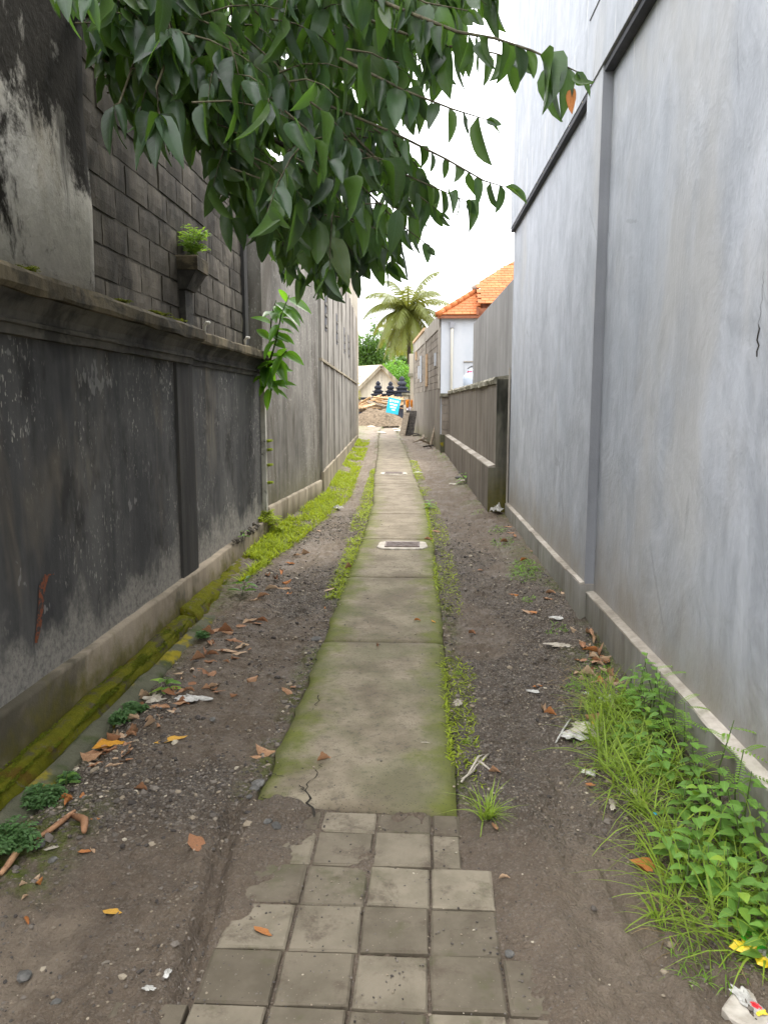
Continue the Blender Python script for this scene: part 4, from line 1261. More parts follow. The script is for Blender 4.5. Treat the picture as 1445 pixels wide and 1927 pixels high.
for k, (x, y) in enumerate(((745, 806), (752, 812), (746, 800), (700, 803), (690, 799), (716, 813))):
    stone(gp(x, y), .16 + .04 * (k % 2), 'pale slab of broken concrete near the heap of earth', 'broken concrete by the heap', seed=60 + k, mat='patch', squash=.25)

# ================================================================== OVERHANGING TREE
TB = Vector((-3.1, 5.6, 0))
tree = thing('overhanging_tree', 'large-leaved tree leaning over the block wall into the alley', 'tree', TB)
def tree_child(o): o.parent = tree; return o
def loc_pts(pts): return [Vector(p) - TB for p in pts]
trunk_pts = [TB + Vector((0, 0, -.1)), TB + Vector((.05, -.1, 1.5)), TB + Vector((.02, -.2, 3.0)), TB + Vector((.25, -.5, 4.4)), TB + Vector((.3, -.7, 5.6))]
MB().tube(loc_pts(trunk_pts), [.19, .16, .14, .11, .06], 10).build('trunk', M['bark'], tree, True)
top = TB + Vector((.2, -.4, 4.1))
R3 = random.Random(21)
LEAVES = []      # pos, dir, normal, length, width, var
TW = MB()
def add_leaf(p, d, L=None, wr_=.42, n=None):
    L = (L or R3.uniform(.11, .2)) * R3.choice((.5, .62, .72, .8, .86, .98))
    if n is None:
        n = Vector((R3.uniform(-1, 1), R3.uniform(-1.2, .5), R3.uniform(.1, .9)))
    LEAVES.append((p, d, n, L, L * wr_ * R3.uniform(.85, 1.15), R3.random()))
def twig(pts, r0=.006, spacing=.075, droop=1.0, Ls=(.13, .215), end=True):
    """leafy shoot: leaves set alternately and hanging from it"""
    pts = [Vector(p) for p in pts]
    TW.tube(loc_pts(pts), [r0 * (1 - .75 * i / (len(pts) - 1)) for i in range(len(pts))], 5, False)
    spacing *= .9; acc = 0.0; side = 1
    for a, b in zip(pts[:-1], pts[1:]):
        seg = (b - a).length; sd_ = (b - a).normalized()
        s = spacing - acc
        while s < seg:
            p = a + sd_ * s
            lat = sd_.cross(Vector((0, 0, 1)))
            if lat.length < .1: lat = Vector((1, 0, 0))
            lat.normalize()
            d = lat * side * R3.uniform(.1, .65) + sd_ * R3.uniform(-.05, .55) + Vector((0, 0, -1)) * R3.uniform(.65, 1.5) * droop + Vector((R3.uniform(-.25, .25), R3.uniform(-.25, .25), 0))
            add_leaf(p, d, R3.uniform(*Ls))
            side = -side
            s += spacing * R3.uniform(.65, 1.35)
        acc = max(0, seg - (s - spacing))
    if end:
        for k in range(2):
            add_leaf(pts[-1], (pts[-1] - pts[-2]).normalized() + Vector((R3.uniform(-.4, .4), R3.uniform(-.4, .4), R3.uniform(-.9, -.1))), R3.uniform(Ls[0] * .6, Ls[0] * 1.1))

def branch(pix, r0, r1):
    pts = [at(x, y, Y) for x, y, Y in pix]
    full = [top] + pts
    n = len(full)
    MB().tube(loc_pts(full), [r0 + (r1 - r0) * i / (n - 1) for i in range(n)], 7).build('branch', M['bark'], tree, True)
    return pts
B1 = branch([(330, -120, 4.2), (480, -40, 3.6), (640, -30, 3.3)], .07, .012)
B2 = branch([(300, 10, 4.4), (450, 120, 3.8), (600, 190, 3.6)], .06, .010)
B3 = branch([(350, 150, 4.9), (450, 220, 4.5), (560, 290, 4.2)], .05, .010)
B4 = branch([(200, 20, 4.0), (280, 40, 3.5), (330, 70, 3.2)], .05, .008)
B5 = branch([(420, 200, 5.6), (500, 310, 5.2), (540, 400, 5.0)], .05, .008)
def tp(lst): return [at(x, y, Y) for x, y, Y in lst]
# shoots that stand out against the sky
twig(tp([(640, -30, 3.3), (760, 20, 3.1), (860, 60, 3.0), (930, 72, 2.95), (1000, 95, 2.9), (1050, 118, 2.88), (1085, 135, 2.86)]), .008, .055, 1.2)
twig(tp([(700, -50, 3.2), (800, 5, 3.1), (880, 20, 3.05)]), .006, .06)
twig(tp([(640, 110, 3.4), (760, 170, 3.2), (850, 205, 3.15), (915, 225, 3.1)]), .007, .055)
twig(tp([(620, 200, 3.5), (740, 250, 3.3), (840, 300, 3.25), (910, 340, 3.2), (950, 352, 3.2)]), .007, .055, Ls=(.10, .18))
twig(tp([(600, 230, 3.6), (720, 310, 3.4), (810, 350, 3.35), (880, 380, 3.3)]), .007, .05, Ls=(.10, .18))
twig(tp([(560, 260, 3.8), (680, 350, 3.6), (750, 420, 3.5), (810, 465, 3.45)]), .007, .05, Ls=(.09, .17))
twig(tp([(540, 290, 3.9), (620, 380, 3.8), (690, 440, 3.7), (740, 480, 3.65)]), .007, .045, Ls=(.13, .22))
twig(tp([(540, 290, 4.0), (600, 390, 3.9), (640, 440, 3.85), (665, 480, 3.8)]), .007, .045, Ls=(.13, .22))
twig(tp([(530, 330, 4.4), (560, 420, 4.3), (600, 490, 4.3)]), .006, .045, Ls=(.12, .2))
twig(tp([(500, 320, 5.0), (520, 400, 5.0), (545, 470, 5.0), (570, 520, 5.0)]), .006, .05, Ls=(.14, .22))
twig(tp([(420, 240, 4.8), (450, 320, 4.7), (475, 360, 4.7)]), .006, .05, Ls=(.14, .2))
twig(tp([(360, 200, 4.2), (420, 280, 4.1), (470, 330, 4.1)]), .006, .06)
twig(tp([(700, 40, 3.3), (790, 75, 3.2), (860, 90, 3.1), (930, 100, 3.05), (965, 110, 3.0)]), .007, .06, 1.3, (.17, .25))
twig(tp([(560, 330, 4.0), (640, 420, 3.9), (700, 470, 3.8), (730, 495, 3.8)]), .007, .045, Ls=(.15, .23))
twig(tp([(560, 350, 4.6), (590, 430, 4.5), (610, 480, 4.5), (620, 510, 4.5)]), .006, .045, Ls=(.15, .22))
twig(tp([(330, 60, 4.0), (400, 130, 3.8), (440, 190, 3.7), (470, 240, 3.7)]), .006, .05, Ls=(.15, .24))
twig(tp([(380, 20, 3.6), (450, 60, 3.4), (520, 120, 3.3), (560, 180, 3.3)]), .006, .05, Ls=(.15, .24))
twig(tp([(660, 250, 3.5), (740, 330, 3.4), (790, 370, 3.4), (830, 400, 3.4)]), .006, .05, Ls=(.11, .19))
for st_ in ([(540, 350, 5.2), (570, 440, 5.1), (590, 500, 5.0), (605, 540, 5.0)], [(505, 380, 5.6), (520, 450, 5.5), (532, 510, 5.5)], [(570, 390, 4.8), (585, 470, 4.7), (600, 530, 4.7)], [(600, 400, 4.6), (625, 470, 4.5), (640, 520, 4.5)], [(490, 340, 5.6), (505, 410, 5.6), (512, 460, 5.6)]):
    twig(tp(st_), .006, .042, Ls=(.13, .21))
# clusters near the old pillar
def rosette(px, py, Y, n, Ls, spread=1.0):
    p = at(px, py, Y)
    for k in range(n):
        a = 2 * math.pi * k / n + R3.uniform(-.3, .3)
        add_leaf(p, Vector((math.cos(a) * spread, math.sin(a) * spread * .7, -R3.uniform(.6, 1.6))), R3.uniform(*Ls), .36,
                 Vector((math.cos(a) * .5, -1.0 + .3 * math.sin(a), .8)))
rosette(300, 215, 3.1, 9, (.15, .25), .7)
rosette(318, 55, 3.1, 8, (.17, .27), .75)
rosette(118, -35, 2.7, 6, (.16, .22), .6)
rosette(215, 200, 3.2, 3, (.14, .2), .5)
rosette(165, -20, 2.8, 4, (.14, .2), .5)
TW.tube(loc_pts(tp([(330, 70, 3.2), (318, 40, 3.1), (320, 55, 3.1)])), .006, 5, False)
TW.tube(loc_pts(tp([(330, 70, 3.2), (295, 165, 3.1), (300, 215, 3.1)])), .006, 5, False)
TW.tube(loc_pts(tp([(280, 40, 3.5), (225, 195, 3.2), (215, 200, 3.2)])), .005, 5, False)
# the mass of the crown
poly = [(185, -150), (195, 110), (285, 215), (385, 260), (450, 370), (500, 430), (560, 465), (640, 462), (705, 440), (745, 380), (765, 290), (745, 190), (765, 95), (840, 20), (920, -60), (940, -150)]
def inside(x, y):
    r = False; j = len(poly) - 1
    for i in range(len(poly)):
        xi, yi = poly[i]; xj, yj = poly[j]
        if (yi > y) != (yj > y) and x < (xj - xi) * (y - yi) / (yj - yi) + xi: r = not r
        j = i
    return r
cnt = 0
while cnt < 500:
    x = R3.uniform(180, 960); y = R3.uniform(-150, 480)
    if not inside(x, y): continue
    if x > 560 and y > 60 and x > 640 and R3.random() < .40: continue
    Y = R3.triangular(2.9, 6.0, 3.7)
    if Y < 3.3 and x < 420 and y > 60: Y += .5
    if x < 330 and Y > 4.0: Y = R3.uniform(3.1, 4.0)
    p = at(x, y, Y)
    if p.x < -2.0 and p.z < 4.05: continue
    if x < 470: lo_x = XL + .12
    cnt += 1
    d = Vector((R3.uniform(-.1, 1.0), R3.uniform(-.8, .5), R3.uniform(-.75, .15))).normalized()
    ln = R3.uniform(.22, .42)
    q = [p - d * ln * .5, p - d * ln * .15 + Vector((0, 0, .015)), p + d * ln * .2, p + d * ln * .5 + Vector((0, 0, -.04))]
    twig(q, .0045, .055, 1.0, (.13, .235), False)
# crown behind and above the wall, out over the yard
for k in range(36):
    p = TB + Vector((R3.gauss(.2, .9), R3.gauss(-.9, 1.0), R3.uniform(4.4, 6.6)))
    d = Vector((R3.uniform(-1, 1), R3.uniform(-1, 1), R3.uniform(-.5, .3))).normalized()
    twig([p - d * .2, p, p + d * .2], .0045, .06, 1.0, (.13, .22), False)
# keep leaves out of the walls
keepL = []
for lf in LEAVES:
    p, d, n, L, w_, v_ = lf
    tip = Vector(p) + Vector(d).normalized() * L
    lim = XL + (.03 if p.z < 2.2 else .02)
    if p.y < 8.6 and p.z < 4.2 and min(tip.x, p.x) < (lim if p.y < 4.3 else XB + .02) and not (p.y > 4.3 and p.z > 3.9): continue
    if max(tip.x, p.x) > 1.05: continue
    keepL.append(lf)
LEAVES = keepL
tag(TW.build('twigs', M['twig'], tree, True), kind='stuff')
def in_frame(p):
    v = _R.transposed() @ (Vector(p) - EYE)
    if v.z >= 0: return False
    x = W0 / 2 + F * v.x / -v.z; y = H0 / 2 - F * v.y / -v.z
    return -20 < x < W0 + 20 and -40 < y < H0
LEAVES.sort(key=lambda l: (0 if in_frame(l[0]) else 1, Vector(l[0]).y / l[3]))
leaf_me = [leaf_attrs(mesh('leaf', tv, tf, M['leaf'], True), tv) for tv, tf in LT]
for i, (p, d, n, L, w_, v_) in enumerate(LEAVES[:300]):
    o = bpy.data.objects.new('leaf', leaf_me[(0, 1, 2, 0, 3, 1, 4, 0, 1, 2)[i % 10]]); link(o, tree)
    m3 = mat_from(d, n)
    o.matrix_basis = Matrix.Translation(Vector(p) - TB) @ m3.to_4x4() @ Matrix.Diagonal((L, w_, L, 1))
rest = LEAVES[300:]
for k in range(5):
    sub = rest[k::5]
    o = batch('foliage', LT[k], [l[0] for l in sub], [l[1] for l in sub], [l[2] for l in sub], [l[3] for l in sub], [l[4] for l in sub], [l[5] for l in sub], M['leaf_v'], tree, tuple(TB))
    o.location = (0, 0, 0)
    o.data.transform(Matrix.Identity(4))
    tag(o, kind='stuff')
# one dead brown leaf curl on the outer shoot
o = bpy.data.objects.new('withered_leaf', mesh('withered_leaf', *leaf_tpl(7, .5, -.1, .03), M['dry_orange'], True)); link(o, tree)
pp = at(1078, 165, 2.87)
o.matrix_basis = Matrix.Translation(pp - TB) @ mat_from((.02, 0, -1), (-.5, -1, 0)).to_4x4() @ Matrix.Diagonal((.09, .035, .09, 1))
tag(o, 'withered brown leaf on the outermost shoot')

# ================================================================== PLANTS
_w = leaf_tpl(6, .16, .22, .02, .62); WL = leaf_attrs(mesh('leaf', *_w, M['weed'], True), _w[0])
_b = leaf_tpl(7, .20, .20, 0, .8); BLf = leaf_attrs(mesh('leaf', *_b, M['leaf_bright'], True), _b[0])
def leafy_plant(name, label, p, h, nlev, Ls, leafme, ratio=.6, group=None, lean=(0, 0), seed=0, stem='stem', per=2):
    R = random.Random(seed)
    t = thing(name, label, 'plant', (p.x, p.y, p.z), 0, group)
    pts = [Vector((lean[0] * (i / 4) ** 1.4, lean[1] * (i / 4) ** 1.4, h * i / 4 - .01)) for i in range(5)]
    MB().tube(pts, [.004, .0036, .003, .0024, .0015], 5).build('stem', M[stem], t, True)
    for k in range(nlev):
        f = .22 + .78 * (k + .4) / nlev
        q = pts[min(3, int(f * 4))].lerp(pts[min(4, int(f * 4) + 1)], f * 4 - int(f * 4))
        for s in range(per):
            a = k * 1.57 + s * 2 * math.pi / per + R.uniform(-.3, .3)
            el = R.uniform(-.25, .35)
            d = Vector((math.cos(a), math.sin(a), el))
            L = R.uniform(*Ls) * (1.1 - .45 * f)
            o = bpy.data.objects.new('leaf', leafme); link(o, t)
            o.matrix_basis = Matrix.Translation(q + d * .012) @ mat_from(d, Vector((-d.x * .3, -d.y * .3, 1))).to_4x4() @ Matrix.Diagonal((L, L * ratio, L, 1))
    return t
# broadleaf weeds by the right wall
GW = 'broadleaf weeds along the right wall'
spots = [(1330, 1700, .20), (1370, 1720, .24), (1290, 1690, .17), (1420, 1740, .26), (1400, 1660, .25), (1350, 1640, .22), (1440, 1690, .3), (1380, 1780, .18), (1430, 1800, .2), (1310, 1640, .18), (1440, 1620, .34), (1405, 1610, .3), (1270, 1640, .14), (1440, 1850, .16), (1190, 1440, .13), (1230, 1470, .16), (1260, 1500, .18), (1300, 1530, .2), (1330, 1570, .2), (1225, 1430, .14), (1280, 1560, .15), (1350, 1600, .2), (1170, 1400, .12), (1320, 1500, .2)]
for k, (x, y, h) in enumerate(spots):
    p = gp(x, y); p.x = min(p.x, float(wr(p.y)) - .05); p.z = gz(p.x, p.y)
    leafy_plant('broadleaf_weed', 'bushy nettle-like weed with toothed heart leaves by the grey plinth', p, h * .85, 6, (.05, .078), WL, .66, GW, (R3.uniform(-.06, .03), R3.uniform(-.05, .05)), 100 + k)
for k, (x, y, h) in enumerate(((1195, 1370, .26), (1230, 1385, .30), (1215, 1400, .22), (1250, 1420, .30), (1180, 1345, .20), (1265, 1400, .26), (1210, 1350, .3))):
    p = gp(x, y); p.x = min(p.x, float(wr(p.y)) - .05); p.z = gz(p.x, p.y)
    leafy_plant('tall_weed', 'spindly grey-green weed rising above the grass beside the plinth ledge', p, h, 6, (.05, .08), WL, .55, 'tall thin weeds before the plinth', (R3.uniform(-.05, .04), R3.uniform(-.04, .04)), 200 + k)
leafy_plant('seedling', 'green broad-leaved seedling among dry leaves beside the mossy footing', gp(312, 1295), .10, 4, (.075, .10), WL, .62, None, (.01, 0), 301)
leafy_plant('small_seedling', 'little two-leaved seedling at the footing below the ferns', gp(124, 1470), .07, 3, (.05, .06), WL, .6, None, (.01, 0), 302)
leafy_plant('wall_foot_plant', 'bright green young plant at the mossy corner of the plinth', gp(455, 1120), .16, 4, (.11, .15), BLf, .42, None, (.05, 0), 303)
leafy_plant('plinth_sprout', 'tiny sprout growing from the broken render of the plinth', Vector((XL + .06, 7.2, .27)), .10, 3, (.05, .07), BLf, .55, None, (.02, 0), 304)
leafy_plant('path_weed', 'dark green weed at the right edge of the dry slabs', gp(808, 960), .14, 5, (.09, .12), WL, .6, None, (0, 0), 305)
leafy_plant('wall_weed', 'small yellow-green weed at the foot of the brown garden wall', gp(872, 915), .22, 5, (.12, .16), WL, .6, None, (0, 0), 306)
# shoot growing out of the wall corner, large bright leaves
ws = at(500, 640, 8.35)
wp = thing('wall_sapling', 'sapling with long bright green leaves sprouting from the corner of the cornice', 'plant', (ws.x - .1, ws.y, ws.z))
R4 = random.Random(9)
stems = [[(505, 690, 8.3), (520, 640, 8.2), (530, 590, 8.1), (545, 555, 8.05)], [(500, 690, 8.35), (508, 640, 8.3), (512, 590, 8.3), (520, 565, 8.25)], [(505, 690, 8.3), (520, 680, 8.2), (540, 660, 8.1)], [(500, 690, 8.3), (505, 720, 8.3), (512, 735, 8.25)]]
for st in stems:
    pts = [at(*q) - wp.location for q in st]
    MB().tube(pts, [.012, .009, .007, .004][:len(pts)], 5).build('stem', M['stem'], wp, True)
    for a, b in zip(pts[:-1], pts[1:]):
        for k in range(5):
            q = a.lerp(b, k / 5)
            sdn = 1 if k % 2 else -1
            d = Vector((R4.uniform(.15, 1.0) if k % 3 else R4.uniform(-.5, .2), R4.uniform(-.7, .3), R4.uniform(-.75, .35)))
            L = R4.uniform(.20, .30)
            o = bpy.data.objects.new('leaf', BLf); link(o, wp)
            o.matrix_basis = Matrix.Translation(q) @ mat_from(d, Vector((R4.uniform(-.3, .3), R4.uniform(-1, 0), 1))).to_4x4() @ Matrix.Diagonal((L, L * .36, L, 1))

def fern_clump(name, label, c, r, h, n, mat='fern_v', size=(.007, .013), cat='plant', group=None, kind=None):
    """low plant of many tiny leaflets on arching fronds"""
    pos, d, nn, L, Wd, var = [], [], [], [], [], []
    R = random.Random(int(c.x * 1000 + c.y * 77))
    nf = max(6, n // 26)
    t = thing(name, label, cat, (c.x, c.y, c.z), 0, group)
    stems = MB()
    for k in range(nf):
        a = R.uniform(0, 6.28); ro = r * R.uniform(.4, 1.0)
        e = Vector((math.cos(a) * ro, math.sin(a) * ro, h * R.uniform(.35, 1.0)))
        prev = Vector((0, 0, 0)); sp = [prev]
        for i in range(1, 9):
            tt = i / 8
            q = Vector((e.x * tt, e.y * tt, e.z * math.sin(tt * 1.9) / .95 if tt < .83 else e.z * (1.0 - .3 * (tt - .83))))
            sp.append(q)
            dirv = (q - prev).normalized(); lat = dirv.cross(Vector((0, 0, 1))).normalized() if dirv.cross(Vector((0, 0, 1))).length > .01 else Vector((1, 0, 0))
            for s in (-1, 1):
                for extra in range(2):
                    off = R.uniform(.15, 1.0) * size[1] * 1.6
                    pos.append(c + q + lat * s * off * extra + Vector((0, 0, R.uniform(-.003, .004))))
                    d.append(lat * s + dirv * .6 + Vector((0, 0, R.uniform(-.2, .3)))); nn.append(Vector((R.uniform(-.4, .4), R.uniform(-.4, .4), 1)))
                    l = R.uniform(*size) * 1.5; L.append(l); Wd.append(l * .6); var.append(R.random() * .85)
            prev = q
        stems.tube(sp, .0012, 3, False)
    stems.build('stems', M['stem'], t)
    o = batch('foliage', leaf_tpl(4, .15, .2), [tuple(q) for q in pos], [tuple(q) for q in d], [tuple(q) for q in nn], L, Wd, var, M[mat], t, tuple(c)); o.location = (0, 0, 0)
    return t
GF = 'small ferns along the mossy footing'
for k, (x, y, r, h, lb) in enumerate(((20, 1600, .10, .09, 'largest feathery fern clump at the mossy foot of the boundary wall'), (75, 1500, .075, .07, 'feathery fern clump between the footing and the fallen sticks'), (228, 1350, .055, .06, 'feathery fern tuft just beside the orange fallen leaf'), (232, 1325, .04, .05, 'small fern tuft above the yellow lichen of the footing'), (265, 1330, .03, .04, 'tiny fern tuft next to the crumpled plastic'), (382, 1195, .04, .05, 'low fern at the footing beside curled dry leaves'), (130, 1460, .03, .04, 'tiny fern tuft beneath the yellow lichen'))):
    c = gp(x, y); c.x = max(c.x, XL + .29); c.z = gz(c.x, c.y) + .005
    fern_clump('fern_clump', lb, c, r * 1.15, h * .85, int(800 * (r / .06)), group=GF, size=(.008, .015))
c = Vector((XB + .09, 6.2, 2.42 + .27))
fern_clump('bracket_fern', 'light green fern growing on top of the stone bracket', c, .17, .22, 900, 'weed_v', (.012, .022))
# moss tufts on the cornice
for k, (px, Y) in enumerate(((75, 3.35), (215, 4.4), (280, 4.95), (300, 5.1), (330, 5.4))):
    c = Vector((XL + .07, Y, 2.108))
    fern_clump('moss_tuft', 'cushion of dark green moss growing on the cornice slab', c, .07, .03, 500, 'moss_v', (.006, .010), group='moss cushions on the cornice')
# phyllanthus-like weeds with ladder leaves
def ladder_weed(p, h, seed, label, group):
    R = random.Random(seed)
    t = thing('ladder_leaf_weed', label, 'plant', (p.x, p.y, p.z), 0, group)
    st = MB().tube([(0, 0, -.01), (R.uniform(-.02, .02), 0, h * .5), (R.uniform(-.03, .03), R.uniform(-.02, .02), h)], [.004, .003, .002], 5)
    st.build('stem', M['stem'], t, True)
    for k in range(9):
        z = h * (.4 + .6 * k / 9); a = k * 2.4 + R.uniform(-.3, .3)
        L = R.uniform(.09, .15)
        e = Vector((math.cos(a) * L, math.sin(a) * L, R.uniform(-.02, .05)))
        pos, d, nn, ll = [], [], [], []
        for i in range(1, 12):
            q = e * (i / 11) + Vector((0, 0, -.03 * (i / 11) ** 2)); lat = e.cross(Vector((0, 0, 1))).normalized()
            for s in (-1, 1):
                pos.append(tuple(q)); d.append(tuple(lat * s + e.normalized() * .35)); nn.append((0, 0, 1)); ll.append(.017 * (1 - .4 * abs(i / 11 - .5)))
        fr = batch('frond', leaf_tpl(4, .08, .1), pos, d, nn, ll, [x * .5 for x in ll], [R.random() * .8] * len(ll), M['weed_v'], t)
        fr.location = (0, 0, z)
for k, (x, y, h) in enumerate(((1290, 1440, .24), (1310, 1460, .26), (1260, 1370, .26), (1300, 1400, .30), (1410, 1600, .34), (1430, 1560, .36))):
    p = gp(x, y); p.x = min(p.x, float(wr(p.y)) - .04); p.z = gz(p.x, p.y)
    ladder_weed(p, h, 400 + k, 'weed with ladder-like rows of tiny leaflets against the grey plinth', 'ladder-leaved weeds by the plinth')

# ---------------------------------------------------------------- grass
BT = [blade_tpl(5, .35), blade_tpl(5, .8), blade_tpl(5, 1.2)]
def grass(name, label, xy, Lr, Wr, mat, up=(.5, 1.6), kind='stuff', cat='grass', lean=None, parent=None):
    xy = np.asarray(xy); N = len(xy)
    z = ground_z(xy[:, 0], xy[:, 1])
    onp = (np.abs(xy[:, 0] - pc(xy[:, 1])) < PHW) & (xy[:, 1] > 2.76)
    z = np.where(onp, slope(xy[:, 1]) + .026, z)
    a = RNG.uniform(0, 6.28, N); u = RNG.uniform(up[0], up[1], N)
    d = np.stack([np.cos(a), np.sin(a), u], 1)
    if lean is not None: d = d + np.array(lean)
    n = np.stack([-np.cos(a), -np.sin(a), np.full(N, .8)], 1)
    L = RNG.uniform(Lr[0], Lr[1], N); Wd = RNG.uniform(Wr[0], Wr[1], N)
    pos = np.stack([xy[:, 0], xy[:, 1], z - .004], 1)
    root = None
    objs = []
    # one mesh: bend shapes mixed by bending the template per blade
    tv, tf = blade_tpl(5, 1.0)
    bend = RNG.uniform(.15, 1.1, N)
    dd, bb, nn = frames(d, n)
    K = len(tv)
    t = np.repeat(np.linspace(0, 1, 5), 2)
    X = t[None] * (1 - .25 * bend[:, None] * t[None]); Z = -bend[:, None] * .8 * t[None] ** 2
    V = pos[:, None] + (X * L[:, None])[..., None] * dd[:, None] + (tv[None, :, 1] * Wd[:, None])[..., None] * bb[:, None] + (Z * L[:, None])[..., None] * nn[:, None]
    Fc = tf[None] + (np.arange(N) * K)[:, None, None]
    o = obj(name, V.reshape(-1, 3), Fc.reshape(-1, 4), M[mat], parent, True)
    at_ = o.data.attributes.new('var', 'FLOAT', 'POINT')
    at_.data.foreach_set('value', np.repeat((RNG.random(N) * .93).astype(np.float32), K))
    if parent is None: tag(o, label, cat, kind=kind)
    else: tag(o, kind=kind)
    return o
def strip(n, y0, y1, fx, patch=.45, seed=1, pw=1.0, sc=(3, 1.5)):
    y = y0 + (y1 - y0) * RNG.random(n * 3) ** pw
    x = fx(y, RNG.random(n * 3))
    k = fbm(x * sc[0], y * sc[1], seed) + .18 * (RNG.random(n * 3) - .5) > patch
    return np.stack([x[k], y[k]], 1)[:n]
# left: thick bright growth along the wall foot
xy = strip(24000, 6.3, 26, lambda y, u: wl(y) + .06 + u ** 1.3 * np.interp(y, [6, 8.5, 11, 18, 26], [.16, .40, .42, .40, .40]), .42, 90, 1.5)
xy = xy[(xy[:, 1] > 7.2) | (xy[:, 0] > XL + .24)]
grass('grass', 'thick bright low grass along the foot of the left walls', xy, (.025, .13), (.006, .015), 'turf_v', (.2, 2.2))
xy = strip(7500, 5.8, 16, lambda y, u: pc(y) - PHW - .015 - u ** 1.5 * np.interp(y, [5, 8, 10, 12, 16], [.09, .13, .2, .16, .05]), .42, 92, 1.1)
grass('grass', 'narrow bright grass along the left edge of the concrete path', xy, (.02, .07), (.005, .012), 'turf_v', (.25, 1.4))
xy = strip(9000, 2.95, 12.5, lambda y, u: pc(y) + PHW + .0 + (u ** 1.2 - .12) * np.interp(y, [3, 4.2, 6, 9, 12.5], [.14, .17, .20, .22, .14]), .43, 94, .9)
grass('grass', 'patchy creeping grass along the right edge of the concrete path', xy, (.012, .050), (.004, .009), 'turf_v', (.1, 1.1))
xy = strip(2600, 12.5, 18, lambda y, u: pc(y) + PHW + u * .18, .45, 95, .8)
grass('grass', 'small grass patch right of the dry path slabs', xy, (.02, .06), (.006, .012), 'turf_v', (.2, 1.2))
# right: scattered patches
def blob(cx, cy, rx, ry, n):
    a = RNG.uniform(0, 6.28, n); r = np.sqrt(RNG.random(n))
    return np.stack([cx + rx * r * np.cos(a), cy + ry * r * np.sin(a)], 1)
bl_ = []
for (x, y, rx, ry, n) in ((985, 1075, .12, .30, 900), (995, 1085, .2, .3, 500), (945, 1025, .12, .3, 420), (935, 1000, .1, .3, 300), (995, 1130, .06, .1, 120), (1080, 1290, .06, .06, 160), (1050, 1190, .08, .1, 100), (845, 860, .22, 1.6, 900), (830, 855, .15, 1.6, 500), (900, 970, .08, .2, 150), (1130, 1260, .08, .1, 160)):
    q = gp(x, y); bl_.append(blob(q.x, q.y, rx, ry, n))
b_ = np.concatenate(bl_); b_ = b_[b_[:, 0] < wr(b_[:, 1]) - .03]
grass('grass', 'thin scattered grass patches on the gravel near the right walls', b_, (.015, .05), (.004, .010), 'weed_v', (.1, 1.0))
# right foreground: long soft grass among the weeds
xy = strip(1150, 1.95, 4.0, lambda y, u: wr(y) - .05 - u * np.interp(y, [1.8, 2.3, 2.7, 3.2, 4.2], [.36, .34, .30, .34, .16]), .34, 97, 1.0, (4, 4))
grass('grass', 'long soft grass growing among the weeds by the right plinth', xy, (.08, .30), (.0035, .0085), 'grass_v', (.6, 2.4), lean=(-.25, -.1, 0))
xy = strip(2200, 1.9, 4.3, lambda y, u: wr(y) - .05 - u * np.interp(y, [1.8, 2.3, 2.7, 3.2, 4.3], [.42, .36, .36, .42, .22]), .40, 98, 1.0, (4, 4))
grass('grass', 'short fine grass under the weeds by the right plinth', xy, (.02, .08), (.002, .005), 'weed_v', (.2, 1.6))
xy = strip(620, 1.95, 4.4, lambda y, u: wr(y) - .06 - u * np.interp(y, [1.8, 2.7, 3.2, 4.4], [.42, .36, .42, .26]), .36, 99, 1.0, (4, 4))
grass('dead_grass', 'straw-coloured dead stalks tangled under the weeds by the right plinth', xy, (.04, .16), (.002, .005), 'straw_v', (.05, .9))
# single tufts
def tuft(px, py, n, Lr, label, group='single grass tufts by the path'):
    q = gp(px, py)
    t = thing('grass_tuft', label, 'grass tuft', (q.x, q.y, q.z), 0, group)
    o = grass('blades', None, blob(q.x, q.y, .022, .03, n), Lr, (.003, .006), 'grass_v', (.7, 3.0), parent=t)
    del o['kind']
    o.data.transform(Matrix.Translation(-q)); return t
tuft(915, 1545, 70, (.07, .19), 'tall tuft of grass at the corner where the slab meets the pavers')
tuft(880, 1400, 26, (.03, .07), 'small tuft of grass halfway along the first slab')
tuft(868, 1275, 40, (.03, .08), 'grass tuft by the joint between the first two slabs')
tuft(1240, 1740, 26, (.08, .17), 'arching tuft of grass at the outer edge of the weeds')
tuft(1205, 1540, 22, (.08, .16), 'grass tuft overhanging the mud bank beside the weeds')
# little creepers at the wall corner
for k, (x, y, Y) in enumerate(((498, 975, 8.5), (510, 990, 8.55), (520, 1005, 8.6), (490, 985, 8.3))):
    c = at(x, y, Y); c.x = max(c.x, XL + .04)
    fern_clump('corner_creeper', 'bright creeper clinging to the mossy corner of the plinth', c, .16, .10, 420, 'turf_v', (.012, .022), group='creepers at the plinth corner')
for k, z in enumerate((.85, 1.02, 1.12, .65)):
    fern_clump('pilaster_sprout', 'tiny yellow-green sprout on the edge of the end pilaster', Vector((XL + .05, 8.55, z)), .05, .03, 60, 'turf_v', (.012, .02), group='sprouts on the end pilaster')

